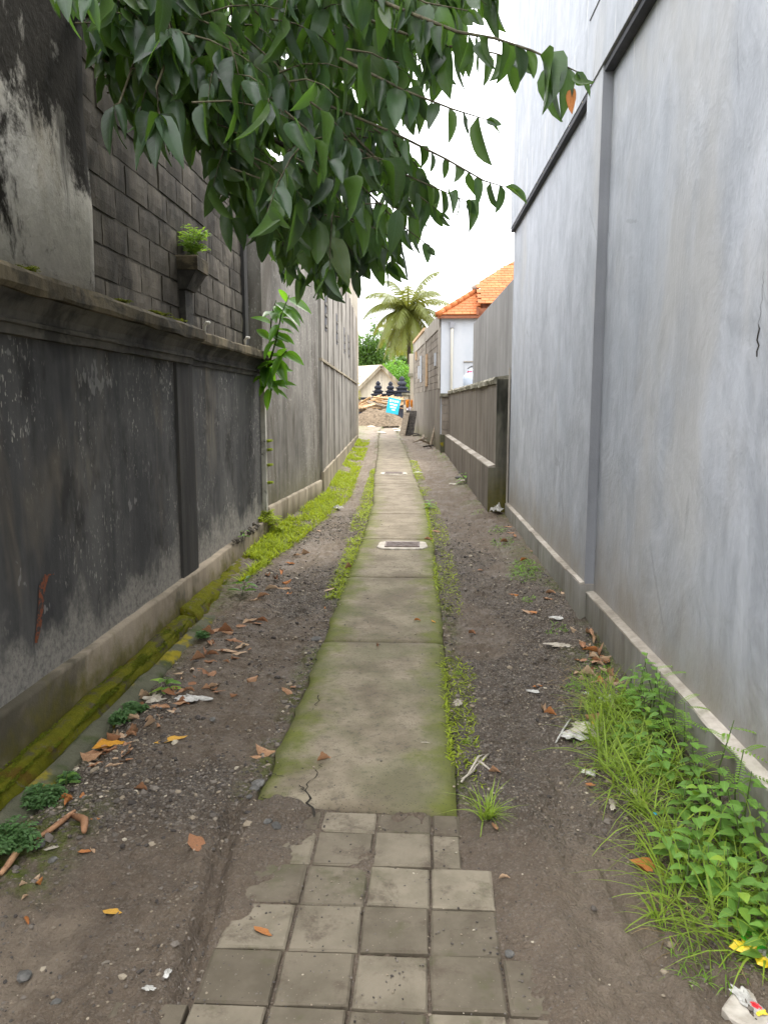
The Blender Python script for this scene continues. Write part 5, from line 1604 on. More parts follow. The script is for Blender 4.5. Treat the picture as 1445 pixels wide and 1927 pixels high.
# moss pile on the ledge and along the cornice edge
def moss_pile(name, label, n, fx, fz, y0, y1, seed):
    y = RNG.uniform(y0, y1, n * 2); u = RNG.random(n * 2)
    x = fx(u); z = fz(u)
    k = fbm(y * 5 + x * 9, u * 3, seed, 4) > .47
    x, y, z = x[k][:n], y[k][:n], z[k][:n]; N = len(x)
    a = RNG.uniform(0, 6.28, N)
    d = np.stack([np.cos(a) * .8, np.sin(a) * .8, np.full(N, 1.0)], 1); nn = np.stack([-np.cos(a), -np.sin(a), np.full(N, .8)], 1)
    L = RNG.uniform(.007, .020, N)
    o = batch(name, blade_tpl(3, .6), np.stack([x, y, z], 1), d, nn, L, L * .45, RNG.random(N) * .9, M['moss_v'])
    tag(o, label, 'moss', kind='stuff')
moss_pile('moss', 'thick yellow-green moss pile on the rounded ledge of the boundary wall', 16000, lambda u: XL + .055 + .115 * u, lambda u: .045 - .030 * np.clip(u - .5, 0, 1) ** 1.2, .9, 5.25, 201)
moss_pile('moss', 'dark moss growing on the lumpy foot of the wall near its far end', 5000, lambda u: XL + .06 + .10 * u, lambda u: .085 - .045 * u, 5.3, 8.3, 203)

# ================================================================== END OF THE ALLEY
# heap of earth
hc = Vector((-2.35, 37.6, float(slope(37.6))))
n_a, n_r = 48, 22
v = [(0, 0, 0)]; f = []
for j in range(1, n_r + 1):
    for i in range(n_a):
        a = 2 * math.pi * i / n_a; r = j / n_r
        rad = 1.75 * (1 + .22 * (float(fbm(math.cos(a) * 1.5 + 5, math.sin(a) * 1.5, 110)) - .5) * 2)
        x, y = math.cos(a) * rad * r, math.sin(a) * rad * .8 * r
        h = .85 * (1 - r ** 1.5) ** 1.0 * (1 + .35 * (float(fbm(x * 1.8 + 3, y * 1.8, 112)) - .5)) + .16 * (float(fbm(x * 6, y * 6, 113, 3)) - .5) * (1 - r)
        v.append((x, y, max(-.05, h)))
v[0] = (0, 0, .84)
for i in range(n_a): f.append((0, 1 + i, 1 + (i + 1) % n_a))
for j in range(n_r - 1):
    for i in range(n_a):
        a = 1 + j * n_a + i; b_ = 1 + j * n_a + (i + 1) % n_a
        f.append((a, a + n_a, b_ + n_a, b_))
o = obj('earth_heap', v, f, M['soil_heap'], None, True, hc)
tag(o, 'brown heap of dug earth blocking the end of the alley', 'heap')
# timber offcuts thrown on and behind it
R5 = random.Random(31)
for k in range(95):
    u = R5.random()
    x = -4.1 + 3.0 * u; y = hc.y + R5.uniform(.0, 1.3)
    hz = hc.z + .35 + .75 * math.sin(max(0, min(1, (x + 4.3) / 2.6)) * math.pi * .62) + R5.uniform(-.25, .28)
    L = R5.uniform(.35, 1.0); a = R5.uniform(-.6, .6) + (math.pi if R5.random() < .5 else 0); e = R5.uniform(-.25, .55)
    o = MB().bar((-L / 2, 0, 0), (L / 2, 0, 0), R5.uniform(.05, .13), R5.uniform(.03, .06)).build('timber_offcut', M['fresh_wood'] if k % 4 else M['timber'])
    o.location = (x, y, hz); o.rotation_euler = (R5.uniform(0, 3), -e if a < 1 else e, a)
    tag(o, 'splintered orange-brown timber offcut thrown on the earth heap', 'timber', 'timber offcuts on the earth heap')
# cyan notice board leaning on the heap
p = at(740, 764, 36.3)
sg = thing('notice_board', 'tilted cyan notice board with washed-out white lettering on the earth heap', 'sign', (p.x, p.y, p.z))
sg.rotation_euler = (-.12, .20, .12)
MB().box(-.29, .29, -.012, .012, -.36, .36).build('board', M['blue'], sg)
for (x0, x1, z0, z1) in ((-.22, -.12, .17, .28), (-.09, -.02, .18, .28), (.01, .09, .17, .27), (.12, .22, .18, .28), (-.18, -.02, .03, .11), (.0, .18, .02, .10), (-.14, .14, -.10, -.03), (-.05, .12, -.21, -.15)):
    MB().box(x0, x1, -.016, -.013, z0, z1).build('lettering', M['signwhite'], sg)
MB().bar((.0, .03, -1.0), (.0, .03, .3), .05, .04).build('post', M['timber'], sg)
# black shrine gate and wall
def spire(x, y, z, s, nm, label):
    t = thing(nm, label, 'shrine', (x, y, 0), 0, 'finials of the black shrine')
    def sq(w, z0, z1, name):
        vv, ff = bev_box(-w, w, -w, w, z0, z1, .02); obj(name, vv, ff, M['shrine'], t)
    sq(.30 * s, .3, z - .02, 'shaft')
    zz = z
    for i, (w, h) in enumerate(((.46, .10), (.34, .13), (.42, .08), (.28, .12), (.36, .07), (.22, .08))):
        sq(w * s, zz, zz + h * s - .004, 'tier'); zz += h * s
    prof = [(.15, 0), (.24, .06), (.26, .16), (.18, .24), (.10, .28), (.16, .33), (.15, .42), (.07, .52), (.0, .56)]
    vv = [(r * s * math.cos(2 * math.pi * k / 10), r * s * math.sin(2 * math.pi * k / 10), zz + h * s) for r, h in prof for k in range(10)]
    ff = [(i * 10 + k, i * 10 + (k + 1) % 10, (i + 1) * 10 + (k + 1) % 10, (i + 1) * 10 + k) for i in range(len(prof) - 1) for k in range(10)]
    obj('finial', vv, ff, M['shrine'], t, True)
    for sgn in (-1, 1):
        MB().add([(sgn * .38 * s, -.05, z + .10), (sgn * .52 * s, -.05, z + .30 * s), (sgn * .30 * s, -.05, z + .18), (sgn * .38 * s, .05, z + .10), (sgn * .52 * s, .05, z + .30 * s), (sgn * .30 * s, .05, z + .18)], [(0, 1, 2), (3, 5, 4), (0, 3, 4, 1), (1, 4, 5, 2), (2, 5, 3, 0)]).build('ear', M['shrine'], t)
spire(-2.55, 42, 1.85, .82, 'shrine_finial', 'black tiered shrine pillar with finial before the cream gable')
spire(-1.88, 42, 1.85, .80, 'shrine_finial', 'black tiered shrine pillar in the middle of the gate')
spire(-1.25, 41.6, 1.95, .95, 'shrine_finial', 'thicker black shrine pillar nearest the block shed')
sw = thing('shrine_wall', 'low black stone shrine wall with moulded coping behind the earth heap', 'wall', (0, 42.1, 0))
MB().box(-3.6, -.9, 0, .3, .2, 1.75).build('wall_panel', M['shrine'], sw)
MB().box(-3.7, -.85, -.08, .38, 1.753, 1.9).build('coping', M['shrine'], sw)
MB().box(-5.2, -3.63, 0, .3, .2, 1.30).build('side_panel', M['shrine'], sw)
MB().box(-5.3, -3.62, -.06, .36, 1.303, 1.42).build('side_coping', M['shrine'], sw)
MB().box(-2.30, -2.13, -.03, -.004, .5, 1.7).build('door_frame', M['brick'], sw)
# cream house with its gable towards the alley
gh = thing('gable_house', 'cream house with a low gable and pale metal roof behind the black shrine', 'house', (-2.75, 49, 0))
zA, zE = 3.85, 2.35
hw = 1.55
D = Vector((-3.6, 4.0, 0))
obj('gable_wall', [(-hw, 0, .2), (hw, 0, .2), (hw, 0, zE), (0, 0, zA), (-hw, 0, zE), (-hw + D.x, D.y, .2), (hw + D.x, D.y, .2), (hw + D.x, D.y, zE), (D.x, D.y, zA), (-hw + D.x, D.y, zE)], [(0, 1, 2, 3, 4), (1, 6, 7, 2), (0, 4, 9, 5), (5, 9, 8, 7, 6)], M['cream'], gh)
def roofside(s):
    a = Vector((s * (hw + .25), -.3, zE - .2)); b_ = Vector((0, -.3, zA + .06)); up = Vector((0, 0, .06))
    P = [a, b_, b_ + D * 1.05, a + D * 1.05]
    vv = [tuple(q) for q in P] + [tuple(q + up) for q in P]
    obj('roof', vv, [(0, 1, 2, 3), (7, 6, 5, 4), (0, 4, 5, 1), (1, 5, 6, 2), (2, 6, 7, 3), (3, 7, 4, 0)], M['roof_cream'], gh)
    MB().bar(a + Vector((0, -.03, -.02)), b_ + Vector((0, -.03, -.02)), .05, .20).build('barge_board', M['base_tan'], gh)
roofside(-1); roofside(1)
MB().box(-.06, .06, -.02, 0, 2.3, 3.4).build('gable_post', M['patch'], gh)

# ---------------------------------------------------------------- trees at the end
def crown_tree(name, label, base, lobes, nleaf, size, mat, trunk_r=.12, seed=0, group='trees beyond the end of the alley', cat='tree'):
    R = np.random.default_rng(seed); Rr = random.Random(seed)
    t = thing(name, label, cat, base, 0, group)
    cen = sum((Vector(l[:3]) for l in lobes), Vector()) / len(lobes)
    tb = MB()
    tb.tube([(0, 0, -.1), (cen.x * .3, cen.y * .3, cen.z * .5), (cen.x, cen.y, cen.z)], [trunk_r, trunk_r * .8, trunk_r * .4], 8)
    tb.build('trunk', M['bark'], t, True)
    limbs = MB()
    pos, d, n = [], [], []
    for (x, y, z, rx, rz) in lobes:
        limbs.tube([(cen.x * .6, cen.y * .6, cen.z * .75), (x * .7, y * .7, z * .9), (x, y, z)], [trunk_r * .4, trunk_r * .25, .01], 5)
        k = int(nleaf * (rx * rx * rz) / sum(l[3] ** 2 * l[4] for l in lobes))
        u = R.normal(size=(k, 3)); u /= np.linalg.norm(u, axis=1, keepdims=True)
        r = R.random(k) ** .45
        clump = .70 + .5 * fbm(u[:, 0] * 3 + x, u[:, 1] * 3 + u[:, 2] * 3 + z, seed + 5, 3)
        q = u * (r * clump)[:, None] * np.array([rx, rx, rz]) + np.array([x, y, z])
        pos.append(q); d.append(u * .6 + R.normal(size=(k, 3)) * .7 + np.array([0, 0, -.35])); n.append(u + R.normal(size=(k, 3)) * .5 + np.array([0, 0, .4]))
    limbs.build('limbs', M['bark'], t, True)
    pos = np.concatenate(pos); d = np.concatenate(d); n = np.concatenate(n); N = len(pos)
    L = R.uniform(size[0], size[1], N)
    o = batch('crown', leaf_tpl(4, .15, .2), pos, d, n, L, L * .5, R.random(N) * .9, M[mat], t)
    tag(o, kind='stuff')
    return t
crown_tree('broadleaf_tree', 'tall slender green tree against the sky left of the coconut palm', (-6.2, 74, .6), [(0, 0, 6.2, 1.4, 1.2), (1.4, .4, 6.6, 1.3, 1.5), (.2, .5, 4.6, 1.9, 1.4), (-.8, .5, 7.4, .8, 1.0), (1.8, .6, 5.2, 1.5, 1.3), (1.3, .2, 8.2, .5, .9)], 5200, (.16, .34), 'crown_v', .18, 3)
crown_tree('broadleaf_tree', 'darker green tree crown rising over the cream metal roof', (-8.6, 80, .6), [(0, 0, 5.5, 2.2, 2.2), (2.2, 0, 5.0, 1.8, 1.8), (1.0, .4, 7.6, 1.1, 1.2), (3.9, .4, 4.6, 1.6, 1.3)], 4600, (.18, .36), 'crown_v', .2, 4)
crown_tree('round_bush_tree', 'dense rounded bright green tree above the shrine pillars', (-2.1, 56, .6), [(0, 0, 2.9, 1.25, 1.15), (.5, -.2, 2.4, .9, .8), (-.7, .2, 3.3, .7, .6)], 4200, (.09, .2), 'bush_v', .12, 5)
crown_tree('yellow_shrub', 'shrub with yellow flowers and light leaves beside the long panelled wall', (-3.75, 38.8, .5), [(0, 0, 1.5, .55, .6), (.15, 0, 2.2, .38, .45), (-.3, 0, 2.6, .35, .4)], 1700, (.05, .11), 'flower_v', .05, 6, cat='shrub')
crown_tree('feathery_tree', 'far tree with a fine feathery crown behind the palm', (-2.2, 92, .6), [(0, 0, 6.0, 2.0, 1.5), (1.6, 0, 4.4, 1.8, 1.4), (-1.6, .3, 4.2, 1.7, 1.6), (.5, 0, 8.0, .9, 1.2)], 3600, (.2, .4), 'crown_v', .2, 7)
for k, (x, y) in enumerate(((-16, 110), (-9, 118), (-1, 112), (7, 116), (15, 110))):
    crown_tree('distant_tree', 'distant green tree in the belt closing the view behind the gable', (x, y, .6), [(0, 0, 4.0, 4.4, 3.2), (2.0, 0, 2.2, 3.6, 2.2), (-2.2, 0, 2.4, 3.4, 2.2)], 2200, (.5, .9), 'crown_v', .3, 20 + k, group='distant belt of trees')
# coconut palm
def palm(base, h, label, seed, nf=20, fl=3.2, lean=(.6, 0), s=1.0):
    R = random.Random(seed)
    t = thing('coconut_palm', label, 'palm', base, 0, 'palms at the end of the alley')
    pts = [Vector((lean[0] * (1 - (i / 6)) ** 1.5, lean[1] * (i / 6), h * i / 6 - .1)) for i in range(7)]
    MB().tube(pts, [.26 * s, .2 * s, .18 * s, .17 * s, .16 * s, .16 * s, .15 * s], 10).build('trunk', M['bark'], t, True)
    top_ = pts[-1]
    for k in range(nf):
        a = k * 2.399 + R.uniform(-.2, .2)
        el = 1.25 - 2.1 * (k / nf) + R.uniform(-.1, .1)
        L = fl * R.uniform(.85, 1.05)
        dv = Vector((math.cos(a) * math.cos(el), math.sin(a) * math.cos(el), math.sin(el)))
        rp = []; p_ = Vector(top_)
        dirv = Vector(dv)
        for i in range(11):
            rp.append(Vector(p_))
            p_ = p_ + dirv * (L / 10)
            dirv = (dirv + Vector((0, 0, -.135 - .02 * i * (.6 if el > .6 else 1)))).normalized()
        fm = MB(); fm.tube(rp, [.035 * s * (1 - i / 11) + .006 for i in range(11)], 4, False)
        vv, ff = [], []
        for i in range(1, 11):
            for sub in range(5):
                tt = (i - 1 + (sub + .5) / 5) / 10
                i0_ = min(9, int(tt * 10)); q = rp[i0_].lerp(rp[i0_ + 1], tt * 10 - i0_)
                ax = (rp[i0_ + 1] - rp[i0_]).normalized(); lat = ax.cross(Vector((0, 0, 1)))
                if lat.length < .05: lat = Vector((1, 0, 0))
                lat.normalize()
                ll = fl * .26 * (math.sin(math.pi * min(1, tt * .85 + .12)) ** .7)
                for sd2 in (-1, 1):
                    dd = (lat * sd2 * .8 + ax * .55 + Vector((0, 0, -.55 + R.uniform(-.25, .1)))).normalized()
                    m_ = q + dd * ll * .5 + Vector((0, 0, .03)); e_ = q + dd * ll + Vector((0, 0, -.12 * ll))
                    w_ = ax * .042 * s
                    b0 = len(vv)
                    vv += [tuple(q - w_), tuple(q + w_), tuple(m_ + w_), tuple(m_ - w_), tuple(e_)]
                    ff += [(b0, b0 + 1, b0 + 2, b0 + 3), (b0 + 3, b0 + 2, b0 + 4)]
        fm.add(vv, ff)
        o = fm.build('frond', M['palm_v'], t)
        a_ = o.data.attributes.new('var', 'FLOAT', 'POINT'); a_.data.foreach_set('value', np.full(len(o.data.vertices), min(.97, .2 + .75 * (k / nf) ** 1.3 * R.uniform(.6, 1.05)), np.float32))
    for k in range(7):
        a = k * .9
        bm = bmesh.new(); bmesh.ops.create_icosphere(bm, subdivisions=1, radius=.14 * s)
        me = bpy.data.meshes.new('coconut'); bm.to_mesh(me); bm.free(); me.materials.append(M['fresh_wood'])
        o = bpy.data.objects.new('coconut', me); link(o, t); o.location = top_ + Vector((math.cos(a) * .25, math.sin(a) * .25, -.2 - .08 * (k % 3)))
q = at(768, 585, 66)
palm((q.x, q.y, .6), q.z - .6, 'coconut palm with yellowing drooping fronds against the white sky', 5, 34, 4.4, (.35, 0))
q = at(742, 632, 84)
palm((q.x, q.y, .6), q.z - .6, 'smaller half-hidden palm behind the yellowing coconut palm', 9, 16, 3.0, (-.2, 0), .9)
q = at(752, 640, 78)

# ================================================================== THINGS LEANING AND LYING
p = gp(816, 845)
o = MB().bar((-.12, -.1, -.02), (.14, .12, 1.05), .06, .05).build('leaning_stick', M['timber'], None, False, (p.x + .02, p.y, p.z))
tag(o, 'grey timber stick leaning against the block pier', 'stick')
p = gp(768, 819)
o = MB().bar((0, -.15, 0), (.12, .25, .92), .40, .05, .2).build('leaning_board', M['dark_board'], None, False, (p.x, p.y, p.z)); tag(o, 'dark wide board leaning against the foot of the block shed', 'board')
o = MB().bar((-.14, -.2, 0), (.02, .2, .85), .22, .04, .2).build('leaning_board', M['timber'], None, False, (p.x - .08, p.y - .1, p.z)); tag(o, 'pale board leaning in front of the dark wide board', 'board')
for k, (x, y) in enumerate(((790, 825), (797, 830), (785, 822), (800, 840), (806, 846), (792, 834))):
    p = gp(x, y)
    o = MB().bar((-.25, 0, 0), (.25, 0, .06 + .1 * (k % 2)), .08, .04).build('wood_scrap', M['timber'] if k % 2 else M['dark_board'], None, False, (p.x, p.y, p.z + .03)); o.rotation_euler = (0, 0, k * 1.3)
    tag(o, 'scrap of wood lying on the rubble below the block shed', 'wood scrap', 'wood scraps below the block shed')

# ---------------------------------------------------------------- fallen leaves
R6 = random.Random(17)
def dry_tpl(seed, cx, cy, cr):
    R = random.Random(seed); v = []; f = []; n = 9; mcol = 5
    for i in range(n):
        t = i / (n - 1)
        w = max(.03, math.sin(math.pi * t ** .8)) ** .8 * .5 * (1 + R.uniform(-.16, .12))
        if i == n - 1: w = .01
        for j in range(mcol):
            s = j / (mcol - 1) * 2 - 1
            y = s * w * (1 - .30 * abs(cy) * abs(s))
            z = cx * (t - .5) ** 2 + cy * (s * w) ** 2 * 2.2 + cr * math.sin(t * 11 + s * 3 + seed) * abs(s) + R.uniform(-.012, .012) + .10 * cy * s * (t - .4)
            v.append((t - .5, y, z))
    for i in range(n - 1):
        for j in range(mcol - 1):
            a = i * mcol + j; f.append((a, a + mcol, a + mcol + 1, a + 1))
    return np.array(v), np.array(f)
DT = [dry_tpl(1, .35, .5, .02), dry_tpl(2, -.3, 1.0, .03), dry_tpl(3, .6, .35, .04), dry_tpl(4, .2, 1.5, .03), dry_tpl(5, .12, .12, .02)]
DM = {}
ADJ = {'dry': 'chestnut brown', 'dry_pale': 'pale tan', 'dry_orange': 'rusty orange'}
def fallen(px, py, L, mt, label, group, rz=None, shape=None, w=.42, tilt=None, wpos=None, name='fallen_leaf'):
    p = wpos or gp(px, py)
    k = R6.randrange(5) if shape is None else shape
    key = (k, mt, name)
    if key not in DM: DM[key] = mesh(name, *DT[k], M[mt], True)
    o = bpy.data.objects.new(name, DM[key]); link(o)
    on = abs(p.x - float(pc(p.y))) < PHW and p.y > 2.76
    z = float(slope(p.y)) + .030 if on else p.z
    if -.58 < p.x < .44 and p.y < 2.74: z = max(z, .014)
    o.scale = (L, L * w, L * .6)
    o.rotation_euler = ((R6.uniform(-.22, .22) + (math.pi if R6.random() < .3 else 0)) if tilt is None else tilt, R6.uniform(-.25, .1), R6.uniform(0, 6.28) if rz is None else rz)
    zmin = min((o.rotation_euler.to_matrix() @ Vector((v.co.x * L, v.co.y * L * w, v.co.z * L * .6))).z for v in DM[key].vertices)
    o.location = (p.x, p.y, z - zmin * .75 + .001)
    tag(o, label.replace('{}', ADJ.get(mt, '')), 'leaf', group)
    return o
fallen(322, 1388, .155, 'dry_yellow', 'large flat yellow-orange leaf lying alone on the dark gravel', None, .45, 4, .34, 0)
fallen(205, 1402, .15, 'dry_yellow', 'bright orange curled leaf on brown leaves by the fern tuft', None, .6, 0, .36, .3)
fallen(1222, 1642, .15, 'dry_orange', 'large torn orange-brown leaf against the mud bank', None, -.75, 0, .40, .1)
fallen(212, 1712, .075, 'dry_yellow', 'ragged yellow leaf pressed into the dark mud', None, -.3, 4, .4, 0)
fallen(815, 1178, .045, 'dry_yellow', 'small yellow leaf on the second slab', None)
fallen(610, 1443, .06, 'dry', 'curled brown leaf beside the crack in the first slab', None, .3)
fallen(710, 1226, .05, 'dry', 'folded brown leaf lying over the slab joint', None)
fallen(785, 1176, .05, 'dry_orange', 'crumpled reddish leaf on the second slab', None)
fallen(500, 1424, .12, 'dry', 'crumpled tan leaf at the left edge of the first slab', None, -.6)
fallen(486, 1430, .08, 'dry', 'dark brown leaf scrap by the crumpled tan leaf', None)
fallen(495, 1762, .07, 'dry_orange', 'shredded rusty leaf on the muddy paver', None)
fallen(370, 1600, .10, 'dry', 'rotting reddish leaf trodden into the mud', None, None, 4, .6, 0)
GL = 'dry brown leaves below the boundary wall'
for (x, y, L) in ((185, 1412, .12), (172, 1420, .10), (196, 1398, .12), (232, 1380, .08), (240, 1405, .08), (235, 1428, .06), (300, 1332, .10), (283, 1328, .11), (268, 1300, .09), (318, 1308, .09), (330, 1298, .07), (345, 1318, .06), (362, 1282, .07), (376, 1260, .09), (385, 1266, .08), (392, 1242, .09), (401, 1268, .09), (402, 1290, .08), (410, 1303, .09), (425, 1222, .13), (445, 1224, .12), (440, 1204, .10), (455, 1212, .09), (398, 1212, .10), (388, 1190, .10), (410, 1186, .11), (425, 1190, .09), (470, 1168, .10), (482, 1172, .09), (492, 1166, .08), (388, 1228, .09), (372, 1236, .08), (450, 1180, .09), (475, 1278, .07), (265, 1487, .045), (300, 1345, .05), (325, 1335, .05), (440, 1305, .05), (540, 1300, .08), (552, 1292, .07), (255, 1370, .06), (215, 1390, .09)):
    fallen(x, y, L * 1.2, ('dry', 'dry', 'dry_pale')[R6.randrange(3)], '{} curled dry leaf on the gravel below the boundary wall', GL)
for k in range(46):
    u = R6.random()
    x = 190 + 290 * u + R6.gauss(0, 22); y = 1425 - 265 * u + abs(R6.gauss(0, 26))
    fallen(x, y, R6.uniform(.035, .10), ('dry', 'dry', 'dry_pale')[R6.randrange(3)], '{} curled dry leaf on the gravel below the boundary wall', GL, w=R6.uniform(.22, .45))
GL2 = 'dry leaves beside the bright grass'
for (x, y, L) in ((512, 1112, .12), (535, 1108, .12), (545, 1115, .11), (520, 1096, .12), (505, 1085, .12), (530, 1080, .11), (560, 1048, .11), (545, 1062, .10), (575, 1040, .1), (480, 1132, .1), (495, 1128, .1), (590, 985, .1), (600, 1000, .1), (625, 940, .1), (540, 1098, .1), (655, 1072, .09), (620, 1115, .09), (612, 1150, .07)):
    fallen(x, y, L, ('dry_pale', 'dry', 'dry_orange')[R6.randrange(3)], '{} curled leaf beside the bright grass at the left wall foot', GL2)
GL3 = 'dry leaves along the right plinth'
for (x, y, L) in ((947, 1028, .11), (955, 1000, .1), (962, 1012, .1), (968, 1020, .09), (966, 1122, .08), (1030, 1140, .10), (992, 1154, .10), (1008, 1156, .10), (970, 1160, .07), (1035, 1128, .08), (1055, 1130, .08), (888, 1198, .07), (1022, 1330, .07), (1035, 1338, .06), (1108, 1212, .10), (1118, 1222, .11), (1125, 1240, .12), (1112, 1236, .1), (1135, 1250, .1), (1120, 1258, .12), (1100, 1250, .1), (1145, 1280, .08), (1128, 1290, .08), (1160, 1300, .08), (1168, 1330, .08), (1095, 1225, .1), (1150, 1290, .08), (1090, 1265, .08), (1010, 1290, .06), (930, 1456, .045), (930, 1570, .05), (948, 1662, .035), (905, 1068, .09), (1000, 1048, .08), (1115, 1360, .08), (1108, 1480, .05), (985, 1064, .08), (820, 1003, .1), (806, 1020, .1), (1140, 1265, .1), (1105, 1275, .09)):
    fallen(x, y, L * 1.1, ('dry_pale', 'dry', 'dry', 'dry_orange')[R6.randrange(4)], '{} curled dry leaf on the gravel strip below the right plinth', GL3)
for k in range(34):
    x = R6.uniform(1070, 1165); y = 1200 + (x - 1070) * 1.0 + R6.gauss(10, 22)
    fallen(x, y, R6.uniform(.03, .09), ('dry_pale', 'dry', 'dry_pale')[R6.randrange(3)], '{} curled dry leaf on the gravel strip below the right plinth', GL3, w=R6.uniform(.18, .4))
GL4 = 'wood chips and scraps on the mossy ground'
for (x, y, L) in ((160, 1605, .05), (175, 1604, .035), (75, 1668, .04), (70, 1655, .03), (50, 1735, .04), (48, 1692, .03), (45, 1676, .025), (180, 1545, .04), (130, 1510, .06), (125, 1495, .06), (155, 1500, .05)):
    fallen(x, y, L, 'dry_pale' if L < .04 else 'dry_orange', 'small brown leaf scrap on the mossy ground by the wall', GL4)
# bark curls and sticks
def stick(pa, pb, r, mt, label, bow=.02):
    a = gp(*pa); b_ = gp(*pb); a.z += r; b_.z += r * 1.3
    mid = (a + b_) / 2 + Vector((bow, bow * .5, r * .6))
    c0 = a.copy()
    o = MB().tube([Vector((0, 0, 0)), (mid - a) * .5 + Vector((bow * .3, 0, 0)), mid - a, (b_ - a) * .8 + (mid - (a + b_) / 2) * .4, b_ - a], [r * .7, r, r * 1.05, r * .9, r * .6], 8).build('dry_stick', M[mt], None, True, c0)
    tag(o, label, 'stick', 'sticks below the ferns')
stick((70, 1582), (142, 1532), .010, 'dry', 'thin bent brown stick below the fern clump', .015)
stick((2, 1650), (48, 1590), .011, 'dry', 'rust-brown split stick beside the largest fern', .006)
stick((138, 1540), (160, 1583), .014, 'dry', 'short rolled piece of brown bark')
fallen(98, 1602, .055, 'paper', 'pale split wood chip on the mossy ground', None, .2, 4, .4, 0, name='wood_chip')
fallen(938, 1425, .05, 'paper', 'white splinter of wood on the first slab', None, -.3, 4, .18, 0, wpos=gp(800, 1410), name='wood_chip')
stick((1045, 1392), (1072, 1360), .005, 'plastic', 'thin white plastic straw beside the crumpled cloth', .0)
# dead white roots by the slab edge
rt = gp(905, 1440)
m = MB()
for (pts) in ([(870, 1475), (890, 1460), (895, 1445), (915, 1425), (920, 1415)], [(890, 1430), (905, 1440), (925, 1452)], [(880, 1462), (900, 1430), (912, 1420)], [(875, 1470), (868, 1480)]):
    q = []
    for i, (x, y) in enumerate(pts):
        g = gp(x, y); q.append(Vector((g.x, g.y, g.z + .006 + .008 * (i % 2))) - rt)
    m.tube(q, [.004 + .002 * (i % 2) for i in range(len(q))], 5)
tag(m.build('dead_roots', M['paper'], None, True, rt), 'bleached dead grass roots at the right edge of the slab', 'roots')

# ---------------------------------------------------------------- litter
def crumple(name, label, cat, px, py, w, d, h, mat, seed, rz=0.0, wpos=None, extra=None, n=14, group=None):
    """thin crumpled sheet with a ragged outline"""
    p = wpos or gp(px, py)
    R = random.Random(seed)
    vv, ff = [], []
    ok = []
    for j in range(n):
        for i in range(n):
            u, v_ = i / (n - 1) * 2 - 1, j / (n - 1) * 2 - 1
            # disc-like outline, ragged
            a = math.atan2(v_, u); lim = 1 + .8 * (float(fbm(math.cos(a) * 2.2 + seed, math.sin(a) * 2.2, seed, 3)) - .5) * 2
            k = max(abs(u), abs(v_)); rr2 = math.hypot(u, v_) + 1e-6
            x, y = u / rr2 * k * lim, v_ / rr2 * k * lim
            z = h * (float(fbm(u * 2.6 + seed, v_ * 2.6, seed + 1, 3)) ** 1.5) * (1 - .6 * k * k) + .25 * h * abs(math.sin(u * 7 + 3 * v_ + seed)) * (1 - k * .5)
            vv.append((x * w / 2, y * d / 2, z + .002))
    for j in range(n - 1):
        for i in range(n - 1): ff.append((j * n + i, j * n + i + 1, (j + 1) * n + i + 1, (j + 1) * n + i))
    if extra is None:
        o = obj(name, vv, ff, M[mat], None, False, p)
        tag(o, label, cat, group)
    else:
        o = thing(name, label, cat, p, 0, group)
        groups = {}
        for f_ in ff:
            cx = sum(vv[q][0] for q in f_) / 4 / (w / 2); cy = sum(vv[q][1] for q in f_) / 4 / (d / 2)
            groups.setdefault(extra(cx, cy), []).append(f_)
        for mt, fl_ in groups.items():
            used = sorted({q for f_ in fl_ for q in f_}); ix = {q: i for i, q in enumerate(used)}
            nm = {'red': 'red_print', 'yellow': 'yellow_print', 'green': 'green_print'}.get(mt, 'wrapper_sheet')
            obj(nm, [vv[q] for q in used], [tuple(ix[q] for q in f_) for f_ in fl_], M[mt], o)
    o.rotation_euler = (0, 0, rz)
    o.location.z += .004
    return o
crumple('plastic_sheet', 'torn dirty clear plastic sheet under the seedling', 'plastic', 292, 1310, .12, .13, .03, 'paper', 3, .3)
crumple('plastic_bag', 'long crumpled white plastic bag among dry leaves', 'plastic', 358, 1313, .21, .075, .035, 'plastic', 5, .05)
crumple('cloth_scrap', 'crumpled cream cloth scrap half under the right weeds', 'cloth', 1115, 1372, .22, .20, .035, 'paper', 7, .4, extra=lambda u, v_: 'yellow' if (.12 < u < .34 and -.2 < v_ < .45) else 'paper')
crumple('cloth_scrap', 'thin white rag beside the cream cloth scrap', 'cloth', 1082, 1385, .11, .11, .03, 'plastic', 9, .2)
crumple('paper_scrap', 'flat white paper scrap beside the pilaster base', 'paper', 1052, 1172, .12, .09, .012, 'plastic', 11, .2)
crumple('paper_scrap', 'cream paper scrap on gravel before the leaf litter', 'paper', 1050, 1219, .13, .09, .018, 'paper', 13, .1)
crumple('paper_scrap', 'small curled white paper near the reddish leaf', 'paper', 1003, 1300, .07, .04, .012, 'plastic', 15, -.2)
crumple('paper_scrap', 'white scrap of tissue among the leaf litter by the weeds', 'paper', 1142, 1325, .10, .09, .03, 'plastic', 17)
crumple('paper_scrap', 'tiny white scrap next to the grass tuft', 'paper', 1102, 1303, .035, .04, .015, 'plastic', 19)
crumple('paper_scrap', 'torn white scrap at the edge of the mud bank', 'paper', 1108, 1458, .055, .05, .02, 'plastic', 21)
crumple('paper_scrap', 'twisted pale strip standing on the mud lip', 'paper', 1152, 1525, .03, .085, .03, 'paper', 23, -.3)
crumple('paper_scrap', 'dirty grey rag under the grass by the mud bank', 'cloth', 1192, 1510, .06, .05, .025, 'paper', 25)
crumple('plastic_wrap', 'clear plastic shred in the dark mud by the pavers', 'plastic', 282, 1880, .03, .018, .010, 'plastic', 27)
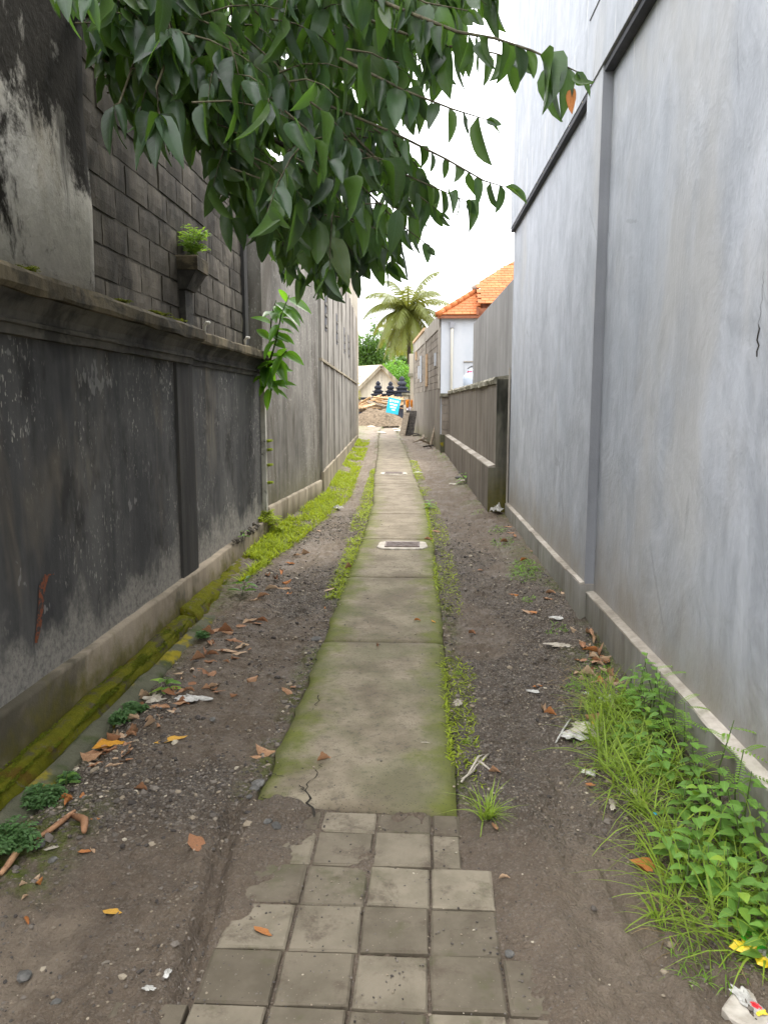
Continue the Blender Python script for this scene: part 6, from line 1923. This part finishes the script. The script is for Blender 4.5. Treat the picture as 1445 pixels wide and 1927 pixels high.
crumple('plastic_wrap', 'second shiny plastic shred in the rut', 'plastic', 318, 1848, .018, .035, .010, 'plastic', 29)
crumple('white_bag', 'knotted white plastic bag at the end of the building plinth', 'bag', 934, 976, .14, .14, .17, 'plastic', 31)
crumple('paper_scrap', 'white scrap on the bright grass by the track', 'paper', 636, 957, .14, .14, .06, 'plastic', 33)
crumple('paper_scrap', 'white scrap on the gravel right of the dry slabs', 'paper', 786, 890, .16, .3, .05, 'plastic', 35)
crumple('paper_scrap', 'pale rag caught in roots at the slab edge', 'cloth', 862, 1330, .05, .085, .025, 'paper', 37)
wp2 = gp(1405, 1905); wp2.x = min(wp2.x, 1.0)
crumple('sweet_wrapper', 'pink and white sweet wrapper with a red dot on a flat stone', 'wrapper', 1405, 1900, .040, .105, .012, 'plastic', 41, .5, extra=lambda u, v_: 'yellow' if v_ < -.72 else ('red' if (math.hypot(u - .1, (v_ + .45) * 1.5) < .42) else 'plastic'), n=18)
crumple('snack_packet', 'green and yellow snack packet in the weeds by the wall', 'packet', 1440, 1835, .11, .16, .03, 'plastic', 43, .3, extra=lambda u, v_: 'green' if v_ > .2 and u > -.35 else ('yellow' if u < -.35 else ('red' if (v_ < -.1 and u > .1) else 'plastic')), n=18)
v, f = poly_slab([(math.cos(a) * (.075 + .02 * math.sin(2.3 * a)), math.sin(a) * (.07 + .012 * math.cos(3 * a))) for a in [i * 2 * math.pi / 14 for i in range(14)]], -.02, lambda y: .006, .006)
p = gp(1425, 1912)
o = obj('flat_stone', v, f, M['patch'], None, False, p); tag(o, 'flat yellowish stone slab under the sweet wrapper', 'stone')
crumple('blue_scrap', 'tiny bright blue plastic scrap on the mud bank', 'plastic', 1230, 1560, .02, .02, .01, 'blue', 45)
crumple('blue_scrap', 'tiny turquoise scrap at the tip of a dry leaf', 'plastic', 303, 1333, .012, .012, .008, 'blue', 47)
# orange paint mark sprayed on the boundary wall
def paint_mark():
    a = [(-.0, 3.52, .62), (0, 3.50, .72), (0, 3.56, .80), (0, 3.66, .83)]
    v, f = [], []
    pts = [(3.36, .45), (3.40, .53), (3.43, .62), (3.45, .70), (3.50, .74), (3.57, .73)]
    for i, (y, z) in enumerate(pts):
        w = (.012, .022, .024, .03, .022, .006)[i]
        v += [(.004, y - w, z + w * .4), (.004, y + w, z - w * .4)]
        if i: f.append((2 * i - 2, 2 * i - 1, 2 * i + 1, 2 * i))
    m = Mat('faded_orange_paint')
    k = m.ramp(m.noise(30, 4, .7), .42, .56)
    c = m.mix(k, (.045, .042, .040), (.20, .06, .025))
    o = obj('paint_mark', v, f, m.done(c, .9), lw)
paint_mark()
